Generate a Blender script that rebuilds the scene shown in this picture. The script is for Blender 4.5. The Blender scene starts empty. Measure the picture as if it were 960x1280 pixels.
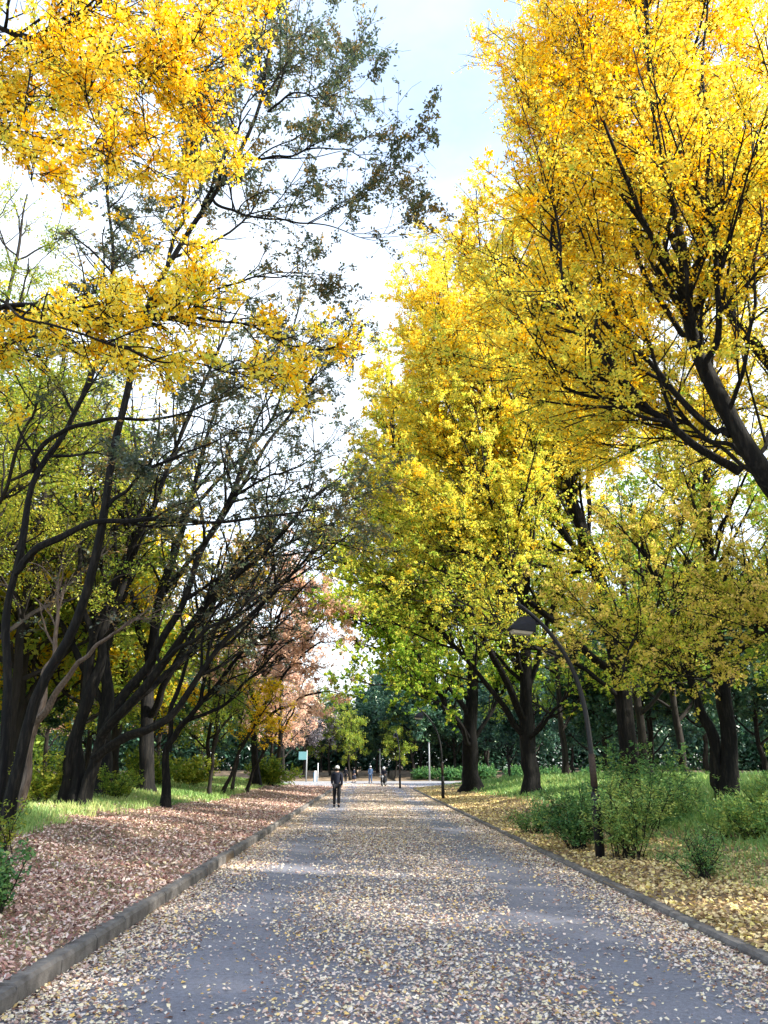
import bpy, bmesh, math
import numpy as np
from mathutils import Vector

R_ = math.radians
rng = np.random.default_rng(7)
scene = bpy.context.scene
COL = scene.collection

# ------------------------------------------------------------------ camera frame
F = 961.0
TAN = 319.0 / 961.0
CP = 1 / math.sqrt(1 + TAN * TAN)
SP = TAN * CP
CAMH = 1.7


def W(x, y, Y):
    """world point at depth Y seen at photo position (x, y)"""
    rx, ry = (x - 480) / F, (640 - y) / F
    k = Y / (CP - SP * ry)
    return np.array([rx * k, Y, CAMH + (SP + CP * ry) * k])


# ------------------------------------------------------------------ ground shape
YEND, YFAR = 74.0, 104.0


def xl(Y): return -2.62 - 0.0198 * np.asarray(Y, float)
def xr(Y): return 3.58 - 0.0198 * np.asarray(Y, float)


def verge_sd(X, Y):
    X = np.asarray(X, float); Y = np.asarray(Y, float)
    a = np.where(X < 0, xl(Y) - X, X - xr(Y))
    b = YEND - Y
    r = 8.0
    sd = np.where((a > r) & (b > r), np.minimum(a, b),
                  r - np.hypot(np.maximum(r - a, 0), np.maximum(r - b, 0)))
    sd = np.where((a < 0) | (b < 0), -np.hypot(np.minimum(a, 0), np.minimum(b, 0)) - .01, sd)
    far = Y - YFAR
    return np.where(far > 0, far, sd)


def bumps(X, Y):
    return (.05 * np.sin(X * 1.3 + Y * .35) * np.sin(Y * .8 - X * .4)
            + .035 * np.sin(X * 2.9 + 1.3) * np.sin(Y * 2.1 + X * .7)
            + .10 * np.sin(X * .31 + .5) * np.sin(Y * .21))


def ground_z(X, Y):
    X = np.asarray(X, float); Y = np.asarray(Y, float)
    sd = verge_sd(X, Y)
    far = Y > YFAR
    left = X < 0
    base = np.where(left, .135, .055)
    prof = np.interp(sd, [0, 2, 5, 8, 14, 30, 80], [0, .10, .36, .62, .92, 1.15, 1.2])
    proff = np.interp(sd, [0, 6, 20, 60, 400], [0, .35, 1.0, 1.6, 2.5])
    z = np.where(far, -.02 + proff, base + prof) + bumps(X, Y) * np.clip(sd / 3.0, 0, 1)
    return np.where(sd < 0, -.05, z)


def gz(x, y): return float(ground_z(x, y))


# ------------------------------------------------------------------ object helpers
def link(o, parent=None):
    COL.objects.link(o)
    if parent is not None:
        o.parent = parent
    return o


def tag(o, label=None, cat=None, group=None, kind=None):
    if label: o['label'] = label
    if cat: o['category'] = cat
    if group: o['group'] = group
    if kind: o['kind'] = kind
    return o


def empty(name, loc, label, cat, group=None, rz=0):
    o = bpy.data.objects.new(name, None)
    o.empty_display_size = .2
    link(o)
    o.location = [float(v) for v in loc]
    o.rotation_euler = (0, 0, rz)
    return tag(o, label, cat, group)


def mesh_np(name, V, faces, mat, parent=None, tint=None, smooth=False, origin=None):
    """faces: list of int arrays (n, k)"""
    me = bpy.data.meshes.new(name)
    V = np.asarray(V, dtype=np.float32)
    if origin is not None:
        V = V - np.asarray(origin, dtype=np.float32)
    me.vertices.add(len(V))
    me.vertices.foreach_set('co', V.ravel())
    loops = np.concatenate([f.ravel() for f in faces]).astype(np.int32)
    tot = np.concatenate([np.full(len(f), f.shape[1], np.int32) for f in faces])
    start = np.zeros(len(tot), np.int32); start[1:] = np.cumsum(tot)[:-1]
    me.loops.add(len(loops)); me.loops.foreach_set('vertex_index', loops)
    me.polygons.add(len(tot))
    me.polygons.foreach_set('loop_start', start)
    me.polygons.foreach_set('loop_total', tot)
    if smooth:
        me.polygons.foreach_set('use_smooth', np.ones(len(tot), bool))
    if tint is not None:
        at = me.attributes.new('tint', 'FLOAT', 'FACE')
        at.data.foreach_set('value', np.asarray(tint, np.float32))
    me.update(calc_edges=True)
    me.materials.append(mat)
    o = bpy.data.objects.new(name, me)
    return link(o, parent)


def bm_obj(name, bm, mat, parent=None, smooth=False):
    me = bpy.data.meshes.new(name)
    bmesh.ops.recalc_face_normals(bm, faces=bm.faces[:])
    bm.to_mesh(me); bm.free()
    if smooth:
        for p in me.polygons: p.use_smooth = True
    me.materials.append(mat)
    o = bpy.data.objects.new(name, me)
    return link(o, parent)


def add_box(bm, c, s, rz=0, bevel=0):
    r = bmesh.ops.create_cube(bm, size=1)
    vs = r['verts']
    ca, sa = math.cos(rz), math.sin(rz)
    for v in vs:
        x, y, z = v.co.x * s[0], v.co.y * s[1], v.co.z * s[2]
        v.co = (c[0] + x * ca - y * sa, c[1] + x * sa + y * ca, c[2] + z)
    if bevel:
        es = list({e for v in vs for e in v.link_edges})
        bmesh.ops.bevel(bm, geom=es, offset=bevel, segments=2, affect='EDGES', profile=.5)


def add_tube(bm, pts, rad, seg=12, caps=True):
    pts = [Vector([float(c) for c in p]) for p in pts]
    if not hasattr(rad, '__len__'): rad = [rad] * len(pts)
    rings = []
    ref = None
    for i, p in enumerate(pts):
        t = (pts[min(i + 1, len(pts) - 1)] - pts[max(i - 1, 0)]).normalized()
        if ref is None:
            ref = Vector((1, 0, 0)) if abs(t.x) < .8 else Vector((0, 1, 0))
        ref = (ref - t * ref.dot(t)).normalized()
        b = t.cross(ref)
        rings.append([bm.verts.new(p + (ref * math.cos(a) + b * math.sin(a)) * rad[i])
                      for a in [2 * math.pi * k / seg for k in range(seg)]])
    for a, b in zip(rings, rings[1:]):
        for k in range(seg):
            bm.faces.new((a[k], a[(k + 1) % seg], b[(k + 1) % seg], b[k]))
    if caps:
        bm.faces.new(rings[0][::-1]); bm.faces.new(rings[-1])


# ------------------------------------------------------------------ materials
def new_mat(name):
    m = bpy.data.materials.new(name)
    m.use_nodes = True
    nt = m.node_tree
    for n in list(nt.nodes): nt.nodes.remove(n)
    out = nt.nodes.new('ShaderNodeOutputMaterial')
    return m, nt, out


def N(nt, t, **kw):
    n = nt.nodes.new(t)
    for k, v in kw.items():
        if k in n.inputs: n.inputs[k].default_value = v
        else: setattr(n, k, v)
    return n


def ramp(nt, stops, interp='LINEAR'):
    r = nt.nodes.new('ShaderNodeValToRGB')
    cr = r.color_ramp
    cr.interpolation = interp
    while len(cr.elements) < len(stops): cr.elements.new(.5)
    for e, (p, c) in zip(cr.elements, stops):
        e.position = p; e.color = (*c, 1)
    return r


def leaf_mat(name, stops, transl=.5, gloss=.0, boost=1.15):
    m, nt, out = new_mat(name)
    a = N(nt, 'ShaderNodeAttribute', attribute_name='tint')
    r = ramp(nt, stops)
    nt.links.new(a.outputs['Fac'], r.inputs[0])
    d = N(nt, 'ShaderNodeBsdfDiffuse')
    t = N(nt, 'ShaderNodeBsdfTranslucent')
    nt.links.new(r.outputs[0], d.inputs['Color'])
    g = N(nt, 'ShaderNodeHueSaturation', Saturation=1.05, Value=boost)
    nt.links.new(r.outputs[0], g.inputs['Color'])
    nt.links.new(g.outputs[0], t.inputs['Color'])
    mx = N(nt, 'ShaderNodeMixShader'); mx.inputs[0].default_value = transl
    nt.links.new(d.outputs[0], mx.inputs[1]); nt.links.new(t.outputs[0], mx.inputs[2])
    last = mx
    if gloss > 0:
        gl = N(nt, 'ShaderNodeBsdfGlossy', Roughness=.45)
        gl.inputs['Color'].default_value = (1, 1, 1, 1)
        m2 = N(nt, 'ShaderNodeMixShader'); m2.inputs[0].default_value = gloss
        nt.links.new(mx.outputs[0], m2.inputs[1]); nt.links.new(gl.outputs[0], m2.inputs[2])
        last = m2
    nt.links.new(last.outputs[0], out.inputs[0])
    return m


def noise_mat(name, c1, c2, scale=5, rough=.85, bump=.3, detail=6, c3=None, stretch=(1, 1, 1), metal=0, bscale=None, pos=(.3, .7)):
    m, nt, out = new_mat(name)
    tc = N(nt, 'ShaderNodeTexCoord')
    mp = N(nt, 'ShaderNodeMapping'); mp.inputs['Scale'].default_value = stretch
    nt.links.new(tc.outputs['Object'], mp.inputs[0])
    n = N(nt, 'ShaderNodeTexNoise', Scale=scale, Detail=detail, Roughness=.6)
    nt.links.new(mp.outputs[0], n.inputs['Vector'])
    st = [(pos[0], c1), (pos[1], c2)] if c3 is None else [(pos[0], c1), (.5, c3), (pos[1], c2)]
    r = ramp(nt, st)
    nt.links.new(n.outputs[0], r.inputs[0])
    p = N(nt, 'ShaderNodeBsdfPrincipled', Roughness=rough, Metallic=metal)
    p.inputs['Specular IOR Level'].default_value = .3
    nt.links.new(r.outputs[0], p.inputs['Base Color'])
    if bump:
        n2 = N(nt, 'ShaderNodeTexNoise', Scale=bscale or scale * 3, Detail=5)
        nt.links.new(mp.outputs[0], n2.inputs['Vector'])
        b = N(nt, 'ShaderNodeBump', Strength=bump, Distance=.02)
        nt.links.new(n2.outputs[0], b.inputs['Height'])
        nt.links.new(b.outputs[0], p.inputs['Normal'])
    nt.links.new(p.outputs[0], out.inputs[0])
    return m


def plain(name, c, rough=.6, metal=0):
    return noise_mat(name, tuple(v * .85 for v in c), c, scale=9, rough=rough, bump=.06, metal=metal)


M = {}
M['bark_dark'] = noise_mat('bark_dark', (.002, .002, .003), (.028, .025, .021), 3, .9, 1.0, c3=(.0035, .0035, .004), stretch=(5, 5, .8), bscale=10, pos=(.3, .72))
M['bark_mid'] = noise_mat('bark_mid', (.006, .0055, .005), (.03, .025, .021), 3, .9, .9, stretch=(4, 4, .7), bscale=14)
M['bark_pale'] = noise_mat('bark_pale', (.05, .038, .032), (.22, .17, .14), 6, .9, 1.0, stretch=(4, 4, .6), bscale=18)
M['ginkgo'] = leaf_mat('ginkgo', [(0, (.24, .42, .06)), (.28, (.64, .70, .12)), (.5, (.95, .83, .17)), (.75, (.97, .68, .05)), (1, (.94, .46, .02))], .6, 0, 1.08)
M['lemon'] = leaf_mat('lemon', [(0, (.18, .30, .04)), (.35, (.52, .54, .08)), (.6, (.82, .68, .16)), (1, (.90, .68, .28))], .55, 0, 1.1)
M['bronze'] = leaf_mat('bronze', [(0, (.035, .075, .065)), (.42, (.09, .13, .06)), (.62, (.22, .15, .05)), (.8, (.46, .27, .05)), (1, (.72, .52, .06))], .45, .10)
M['lime'] = leaf_mat('lime', [(0, (.07, .15, .03)), (.5, (.24, .36, .05)), (1, (.60, .55, .08))], .5, .02)
M['evergreen'] = leaf_mat('evergreen', [(0, (.02, .06, .05)), (.6, (.045, .13, .075)), (1, (.14, .24, .08))], .3, .05)
M['peach'] = leaf_mat('peach', [(0, (.5, .33, .25)), (.4, (.78, .52, .38)), (.75, (.86, .62, .48)), (1, (.88, .72, .5))], .55, 0)
M['amber'] = leaf_mat('amber', [(0, (.38, .40, .04)), (.5, (.80, .60, .05)), (1, (.85, .40, .04))], .5, 0)
M['greyleaf'] = leaf_mat('greyleaf', [(0, (.10, .10, .13)), (.6, (.28, .26, .30)), (1, (.5, .42, .42))], .4, .05)
M['shrub'] = leaf_mat('shrub', [(0, (.05, .17, .07)), (.55, (.17, .34, .10)), (1, (.50, .56, .14))], .4, .03)
M['grass'] = leaf_mat('grass', [(0, (.07, .20, .07)), (.6, (.26, .42, .12)), (1, (.56, .60, .24))], .35, .02)
M['litter_road'] = leaf_mat('litter_road', [(0, (.10, .05, .04)), (.12, (.36, .19, .14)), (.28, (.64, .48, .42)), (.62, (.84, .75, .67)), (.88, (.85, .74, .48)), (1, (.80, .50, .12))], .12, .03, 1)
M['litter_brown'] = leaf_mat('litter_brown', [(0, (.12, .055, .05)), (.25, (.38, .18, .15)), (.55, (.62, .42, .37)), (.85, (.82, .70, .64)), (1, (.80, .62, .30))], .12, .03, 1)
M['litter_yellow'] = leaf_mat('litter_yellow', [(0, (.20, .12, .06)), (.25, (.50, .34, .18)), (.6, (.78, .64, .36)), (1, (.82, .68, .22))], .12, .02, 1)
M['steel'] = noise_mat('steel', (.006, .0065, .009), (.016, .0165, .02), 12, .42, .1, stretch=(1, 1, .3))
M['steel_blue'] = noise_mat('steel_blue', (.004, .006, .013), (.009, .012, .024), 8, .6, .05)
M['steel_brown'] = noise_mat('steel_brown', (.03, .02, .016), (.075, .05, .04), 20, .7, .3)
M['diffuser'] = plain('diffuser', (.55, .5, .40), .4)
M['grey_metal'] = plain('grey_metal', (.28, .29, .30), .5)
M['sign_teal'] = plain('sign_teal', (.16, .36, .38), .5)
M['white'] = plain('white', (.75, .76, .78), .5)
M['blue'] = plain('blue', (.09, .22, .35), .5)
M['black_cloth'] = plain('black_cloth', (.008, .009, .014), .9)
M['navy_cloth'] = plain('navy_cloth', (.012, .015, .03), .9)
M['white_cloth'] = plain('white_cloth', (.72, .73, .74), .9)
M['blue_cloth'] = plain('blue_cloth', (.05, .09, .17), .9)
M['skin'] = plain('skin', (.50, .32, .24), .6)
M['hair'] = plain('hair', (.012, .01, .009), .6)
M['rubber'] = plain('rubber', (.015, .015, .016), .8)
M['soil'] = noise_mat('soil', (.10, .07, .05), (.30, .22, .16), .8, .95, .5, c3=(.19, .14, .09), bscale=20)
M['kerb'] = noise_mat('kerb', (.09, .08, .078), (.24, .22, .21), 6, .9, .5, c3=(.15, .14, .135), bscale=60)


def asphalt_mat():
    m, nt, out = new_mat('asphalt')
    tc = N(nt, 'ShaderNodeTexCoord')
    big = N(nt, 'ShaderNodeTexNoise', Scale=.35, Detail=5, Roughness=.6)
    fine = N(nt, 'ShaderNodeTexNoise', Scale=90, Detail=3)
    vor = N(nt, 'ShaderNodeTexVoronoi', Scale=120)
    for n in (big, fine, vor): nt.links.new(tc.outputs['Object'], n.inputs['Vector'])
    r = ramp(nt, [(.3, (.17, .175, .22)), (.7, (.25, .255, .31))])
    nt.links.new(big.outputs[0], r.inputs[0])
    r2 = ramp(nt, [(.25, (.55, .55, .55)), (.75, (1.35, 1.35, 1.35))])
    nt.links.new(fine.outputs[0], r2.inputs[0])
    mx = N(nt, 'ShaderNodeMixRGB', blend_type='MULTIPLY'); mx.inputs[0].default_value = .75
    nt.links.new(r.outputs[0], mx.inputs[1]); nt.links.new(r2.outputs[0], mx.inputs[2])
    mid = N(nt, 'ShaderNodeTexNoise', Scale=22, Detail=4, Roughness=.7)
    nt.links.new(tc.outputs['Object'], mid.inputs['Vector'])
    r3 = ramp(nt, [(.32, (.62, .61, .60)), (.55, (1, 1, 1)), (.75, (1.22, 1.22, 1.24))])
    nt.links.new(mid.outputs[0], r3.inputs[0])
    m3 = N(nt, 'ShaderNodeMixRGB', blend_type='MULTIPLY'); m3.inputs[0].default_value = .8
    nt.links.new(mx.outputs[0], m3.inputs[1]); nt.links.new(r3.outputs[0], m3.inputs[2])
    mx = m3
    p = N(nt, 'ShaderNodeBsdfPrincipled', Roughness=.8)
    nt.links.new(mx.outputs[0], p.inputs['Base Color'])
    b = N(nt, 'ShaderNodeBump', Strength=.5, Distance=.006)
    nt.links.new(vor.outputs[0], b.inputs['Height'])
    nt.links.new(b.outputs[0], p.inputs['Normal'])
    nt.links.new(p.outputs[0], out.inputs[0])
    return m


M['asphalt'] = asphalt_mat()
M['path'] = noise_mat('path', (.20, .20, .21), (.30, .30, .31), .6, .9, .3, bscale=40)

# ------------------------------------------------------------------ ground, road, kerbs
def build_ground():
    s = np.concatenate([[0, .02, .10, .25, .5, .8], np.arange(1.2, 10, .45), np.arange(10, 30, 1.5), np.arange(30, 90, 8), [120, 180, 300, 600]])
    mid = np.array([.25, .5, .75])
    ys = np.concatenate([[-40, -20, -8], np.arange(-2, 50, .45), np.arange(50, 112, .8), np.arange(112, 160, 4), [180, 230, 320, 500, 900]])
    rows = []
    for Y in ys:
        a, b = float(xl(Y)), float(xr(Y))
        X = np.concatenate([(a - s)[::-1], a + (b - a) * mid, b + s])
        Z = ground_z(X, np.full_like(X, Y))
        Z[len(s) - 1] = Z[len(s)+3] = -.05
        rows.append(np.stack([X, np.full_like(X, Y), Z], 1))
    n = len(rows[0]); V = np.concatenate(rows)
    i, j = np.meshgrid(np.arange(len(ys) - 1), np.arange(n - 1), indexing='ij')
    q = np.stack([i * n + j, i * n + j + 1, (i + 1) * n + j + 1, (i + 1) * n + j], -1).reshape(-1, 4)
    tag(mesh_np('ground', V, [q], M['soil'], smooth=True), kind='structure')


build_ground()


def sheet(name, xs, ys, z, mat, camber=0):
    V = np.array([[x, y, z] for y in ys for x in xs])
    n = len(xs)
    q = np.array([[i * n + j, i * n + j + 1, (i + 1) * n + j + 1, (i + 1) * n + j] for i in range(len(ys) - 1) for j in range(n - 1)])
    return tag(mesh_np(name, V, [q], mat, smooth=True), kind='structure')


sheet('road', np.linspace(-9.5, 9.5, 9), [-30, 0, 20, 40, 60, YEND + 2], 0.0, M['asphalt'])
sheet('path', [-150, -60, 0, 60, 150], [YEND, 85, 95, YFAR + .2], 0.004, M['path'])


def kerb_line(side):
    f = xl if side < 0 else xr
    pts = [(float(f(y)), y) for y in np.arange(-6, YEND - 8 + .01, .9)]
    r = 8.0
    x0 = pts[-1][0]; y0 = YEND - 8
    cx = x0 + side * r
    for a in np.linspace(0, math.pi / 2, 14)[1:]:
        pts.append((cx - side * r * math.cos(a), y0 + r * math.sin(a)))
    for k in range(1, 40):
        pts.append((cx + side * k * .9, YEND))
    return np.array(pts)


def build_kerb(side, w, h, jitter):
    P = kerb_line(side)
    bm = bmesh.new()
    out = None
    for i in range(len(P) - 1):
        a, b = P[i], P[i + 1]
        t = (b - a); L = np.linalg.norm(t); t /= L
        nrm = np.array([-t[1], t[0]]) * (1 if side < 0 else -1)     # towards the verge
        g = .006
        jz = rng.normal(0, jitter); jo = rng.normal(0, jitter)
        prof = [(0 + jo, -.08), (jo + .004, h - .03 + jz), (jo + .03, h + jz), (w - .02, h + jz), (w, h - .02), (w, -.08)]
        rings = []
        for p, d in ((a + t * g, 0), (b - t * g, 0)):
            rings.append([bm.verts.new((p[0] + nrm[0] * o, p[1] + nrm[1] * o, z)) for o, z in prof])
        k = len(prof)
        for q in range(k):
            bm.faces.new((rings[0][q], rings[0][(q + 1) % k], rings[1][(q + 1) % k], rings[1][q]))
        bm.faces.new(rings[0]); bm.faces.new(rings[1][::-1])
    o = bm_obj('kerb', bm, M['kerb'])
    tag(o, kind='structure')


build_kerb(-1, .18, .16, .007)
build_kerb(1, .17, .07, .005)

# ------------------------------------------------------------------ branching
def unit(v): return v / np.maximum(np.linalg.norm(v, axis=-1, keepdims=True), 1e-9)


def spline(pts, n):
    P = np.asarray(pts, float)
    P = np.vstack([2 * P[0] - P[1], P, 2 * P[-1] - P[-2]])
    m = len(P) - 3
    out = []
    for t in np.linspace(0, m - 1e-6, n):
        i = int(t); u = t - i
        p0, p1, p2, p3 = P[i:i + 4]
        out.append(.5 * ((2 * p1) + (-p0 + p2) * u + (2 * p0 - 5 * p1 + 4 * p2 - p3) * u * u + (-p0 + 3 * p1 - 3 * p2 + p3) * u ** 3))
    return np.array(out)


def grow(S, D, L, n, wander, up, rg):
    """polylines from S along D; up = upward (or drooping) turn over the length"""
    k = len(S)
    P = np.empty((k, n, 3)); P[:, 0] = S
    d = unit(D)
    st = (L / (n - 1))[:, None]
    for i in range(1, n):
        d = unit(d + rg.normal(0, wander, (k, 3)) + np.array([0, 0, 1.0]) * up)
        P[:, i] = P[:, i - 1] + d * st
    return P


def tubes(P, R, sides, lump=None):
    k, n, _ = P.shape
    T = np.empty_like(P)
    T[:, 1:-1] = P[:, 2:] - P[:, :-2]; T[:, 0] = P[:, 1] - P[:, 0]; T[:, -1] = P[:, -1] - P[:, -2]
    T = unit(T)
    ref = np.where(np.abs(T[:, :1, 2:3]) > .8, np.array([1., 0, 0]), np.array([0, 0, 1.]))
    ref = np.broadcast_to(ref, T.shape)
    A = unit(np.cross(T, ref)); B = np.cross(T, A)
    ang = np.arange(sides) * 2 * np.pi / sides
    RR = R[:, :, None, None] * (1.0 if lump is None else lump[None, :, :, None])
    V = P[:, :, None] + RR * (A[:, :, None] * np.cos(ang)[None, None, :, None] + B[:, :, None] * np.sin(ang)[None, None, :, None])
    idx = np.arange(k * n * sides).reshape(k, n, sides)
    a = idx[:, :-1]; b = idx[:, 1:]
    q = np.stack([a, np.roll(a, -1, 2), np.roll(b, -1, 2), b], -1).reshape(-1, 4)
    return V.reshape(-1, 3), q


class Wood:
    def __init__(s): s.V = []; s.Q = []; s.n = 0
    def add(s, P, R, sides, lump=None):
        V, q = tubes(P, R, sides, lump)
        s.V.append(V); s.Q.append(q + s.n); s.n += len(V)
    def build(s, mat, parent, origin, name='trunk'):
        return mesh_np(name, np.vstack(s.V), [np.vstack(s.Q)], mat, parent, smooth=True, origin=origin)


def sample(P, R, L, per_m, t0, t1, rg, kmin=1):
    """random attachment points on polylines: indices, point, tangent, radius, t"""
    cnt = np.maximum(kmin, rg.poisson(L * per_m * (t1 - t0)))
    i = np.repeat(np.arange(len(P)), cnt)
    t = rg.uniform(t0, t1, len(i))
    n = P.shape[1]
    f = t * (n - 1); a = np.minimum(f.astype(int), n - 2); u = (f - a)[:, None]
    p = P[i, a] * (1 - u) + P[i, a + 1] * u
    d = unit(P[i, a + 1] - P[i, a])
    r = R[i, a] * (1 - u[:, 0]) + R[i, a + 1] * u[:, 0]
    return i, p, d, r, t


def deflect(d, ang, rg, flat=0.0):
    r = rg.normal(0, 1, d.shape)
    r[:, 2] *= (1 - flat)
    s = unit(r - d * np.sum(r * d, 1, keepdims=True))
    return unit(d * np.cos(ang)[:, None] + s * np.sin(ang)[:, None])


FAN = np.array([[0, -.5], [.30, .08], [.48, .38], [.10, .50], [-.10, .50], [-.48, .38], [-.30, .08]])
FANQ = np.array([[0, -.5], [.46, .22], [0, .5], [-.46, .22]])
OVAL = np.array([[0, -.5], [.27, 0], [0, .55], [-.27, 0]])


def leaves(C, size, rg, shape=OVAL, upbias=.5, flat=None):
    n = len(C)
    nr = rg.normal(0, 1, (n, 3)); nr[:, 2] = np.abs(nr[:, 2]) + upbias
    if flat is not None: nr = np.stack([rg.normal(0, flat, n), rg.normal(0, flat, n), np.ones(n)], 1)
    nr = unit(nr)
    h = unit(np.cross(nr, rg.normal(0, 1, (n, 3)))); b = np.cross(nr, h)
    k = len(shape)
    asp = rg.uniform(.65, 1.15, (n, 1, 1))
    V = C[:, None] + size[:, None, None] * (asp * h[:, None] * shape[None, :, :1] + b[:, None] * shape[None, :, 1:2])
    bend = (np.abs(shape[:, 0]) * .35)[None, :, None] * size[:, None, None] * nr[:, None]
    V = V + bend * rg.uniform(-.4, 1, (n, 1, 1))
    q = np.arange(n * k).reshape(n, k)
    return V.reshape(-1, 3), q


SPEC = dict(
    ginkgo=dict(dA=3.2, LA=5.0, angA=(26, 52), upA=.05, dB=3.6, LB=1.4, angB=(30, 60), upB=.03, dC=4.6, LC=.45, wander=.045,
                lB=78, lC=105, size=(.036, .062), spread=.065, cn=5, shape=FANQ, leaf='ginkgo', bark='bark_dark', ub=.1, tA0=.22),
    bronze=dict(dA=2.0, LA=3.8, angA=(22, 52), upA=.02, dB=2.6, LB=1.4, angB=(30, 60), upB=.0, dC=2.6, LC=.5, wander=.12,
                lB=10, lC=34, size=(.09, .15), spread=.08, shape=OVAL, leaf='bronze', bark='bark_dark', ub=.7, tA0=.35, clump=.8, minB=5),
    broad=dict(dA=1.8, LA=3.4, angA=(35, 70), upA=.06, dB=2.8, LB=1.4, angB=(35, 70), upB=.02, dC=3.4, LC=.5, wander=.16,
               lB=26, lC=60, size=(.09, .15), spread=.13, shape=OVAL, leaf='lime', bark='bark_mid', ub=.4, tA0=.3),
)


def tree(name, label, stems, species, seed, group=None, tint=(0, 1), tint_grad=None, category='tree', **over):
    """stems: list of (points, r0, r1, leafy_from); thing > trunk, crown"""
    sp = dict(SPEC[species]); sp.update(over)
    rg = np.random.default_rng(seed)
    base = np.array(stems[0][0][0], float)
    e = empty(name, base, label, category, group)
    wood = Wood()
    NS = 40
    SPn, SRn, SL, ST, SK = [], [], [], [], []
    for st in stems:
        pts, r0, r1 = st[0], st[1], st[2]
        P = spline(pts, NS)
        L = np.linalg.norm(np.diff(P, axis=0), axis=1).sum()
        wob = rg.normal(0, 1, (NS, 3))
        for _ in range(4): wob = (wob + np.roll(wob, 1, 0) + np.roll(wob, -1, 0)) / 3
        P[2:] += wob[2:] * min(.016 * L, .14)
        t = np.linspace(0, 1, NS)
        Rr = .74 * (r0 * (1 - t) ** .9 + r1 * t ** .9)
        if st is stems[0] or (len(st) > 4 and st[4]):
            Rr = Rr + r0 * (.45 if st is stems[0] else .12) * np.exp(-t * L / .35)
            P[0, 2] -= .15
        SPn.append(P); SRn.append(Rr); SL.append(L); ST.append(st[3] if len(st) > 3 else sp['tA0']); SK.append(st[5] if len(st) > 5 else 1.0)
        th = np.arange(16) * 2 * np.pi / 16
        tt_ = t[:, None] * L
        ph = rg.uniform(0, 6.28, 6)
        flute = .10 + .16 * np.exp(-tt_ / 1.2)
        lump = (1 + flute * np.sin(3 * th + ph[0] + .5 * np.sin(tt_ * .9 + ph[1])) * .6 + flute * .6 * np.sin(5 * th + ph[2] + .7 * np.sin(tt_ * .6 + ph[3]))
                + .07 * np.sin(tt_ * 2.3 + ph[4]) * np.sin(2 * th + ph[5]) + rg.normal(0, .03, (NS, 16)))
        wood.add(P[None], Rr[None], 16, lump)
    lc, lt = [], []
    zt = max(P[:, 2].max() for P in SPn)
    for P, Rr, L, t0, kA in zip(SPn, SRn, SL, ST, SK):
        i, p, d, r, t = sample(P[None], Rr[None], np.array([L]), sp['dA'], t0, 1.0, rg, 3)
        ang = np.radians(rg.uniform(*sp['angA'], len(i)))
        D = deflect(d, ang, rg, .3); D[:, 2] = np.where(D[:, 2] < -.25, -D[:, 2] * .4, D[:, 2])
        LA = kA * sp['LA'] * rg.uniform(.45, 1.25, len(i)) * (1.05 - .5 * t) * max(sp.get('lmin', 0), min(1, .35 + L / 14))
        PA = grow(p, D, LA, 9, sp['wander'], sp['upA'], rg)
        rA = np.minimum(r * .6, .013 + LA * .0145)
        RA = rA[:, None] * np.linspace(1, .3, 9)[None] + .003
        wood.add(PA, RA, 6)
        # the stem's own tip acts as a leafy shoot too
        i, p, d, r, t = sample(PA, RA, LA, sp['dB'], .15, 1.0, rg, 2)
        D = deflect(d, np.radians(rg.uniform(*sp['angB'], len(i))), rg, .35)
        LB = sp['LB'] * rg.uniform(.4, 1.3, len(i)) * (1.1 - .5 * t)
        PB = grow(p, D, LB, 6, sp['wander'] * 1.1, sp['upB'], rg)
        rB = np.minimum(r * .75, .007 + LB * .0075)
        RB = rB[:, None] * np.linspace(1, .4, 6)[None] + .0015
        wood.add(PB, RB, 4)
        i, p, d, r, t = sample(PB, RB, LB, sp['dC'], .1, 1.0, rg, 2)
        D = deflect(d, np.radians(rg.uniform(35, 75, len(i))), rg, .2)
        LC = sp['LC'] * rg.uniform(.5, 1.4, len(i))
        PC = grow(p, D, LC, 4, sp['wander'] * 1.4, 0.0, rg)
        RC = np.broadcast_to(np.linspace(.0055, .003, 4)[None], (len(PC), 4))
        wood.add(PC, RC, 3)
        # leaves: thinner in some sprays than in others
        cl = sp.get('clump', 2.2); dens = rg.gamma(cl, 1 / cl, len(PB))
        for PP, RRr, LL, per, tt in ((PB, RB, LB, sp['lB'], .15), (PC, RC, LC, sp['lC'], .05)):
            i2, q, d2, r2, t2 = sample(PP, RRr, LL, per / sp.get('cn', 3), tt, 1.0, rg, 0)
            keep = rg.random(len(q)) < (dens[i2] if PP is PB else dens[i[i2]]) * .75
            if 'thin' in sp:
                z0, z1, p0 = sp['thin']
                keep &= rg.random(len(q)) < p0 + (1 - p0) * np.clip((q[:, 2] - z0) / (z1 - z0), 0, 1)
            q = q[keep]
            cn = sp.get('cn', 3)
            q = np.repeat(q, cn, 0)
            q = q + np.repeat(rg.normal(0, sp['spread'] * .35, (len(q) // cn, 3)), cn, 0) + rg.normal(0, sp['spread'] * .62, q.shape) * np.array([1, 1, .8])
            lc.append(q)
            sh = rg.normal(0, .12, len(PB))
            idx = i2[keep] if PP is PB else i[i2[keep]]
            lt.append(np.repeat(sh[idx] + rg.normal(0, .07, len(idx)), cn))
    C = np.vstack(lc); sh = np.concatenate(lt)
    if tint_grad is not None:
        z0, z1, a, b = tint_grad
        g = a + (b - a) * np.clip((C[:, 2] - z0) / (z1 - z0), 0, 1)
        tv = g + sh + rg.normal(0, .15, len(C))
    else:
        tv = tint[0] + (tint[1] - tint[0]) * (rg.random(len(C)) * .6 + .2) + sh
    V, q = leaves(C, rg.uniform(*sp['size'], len(C)) * rg.lognormal(-.02, .16, len(C)), rg, sp['shape'], sp['ub'])
    wood.build(M[sp['bark']], e, base)
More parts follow.
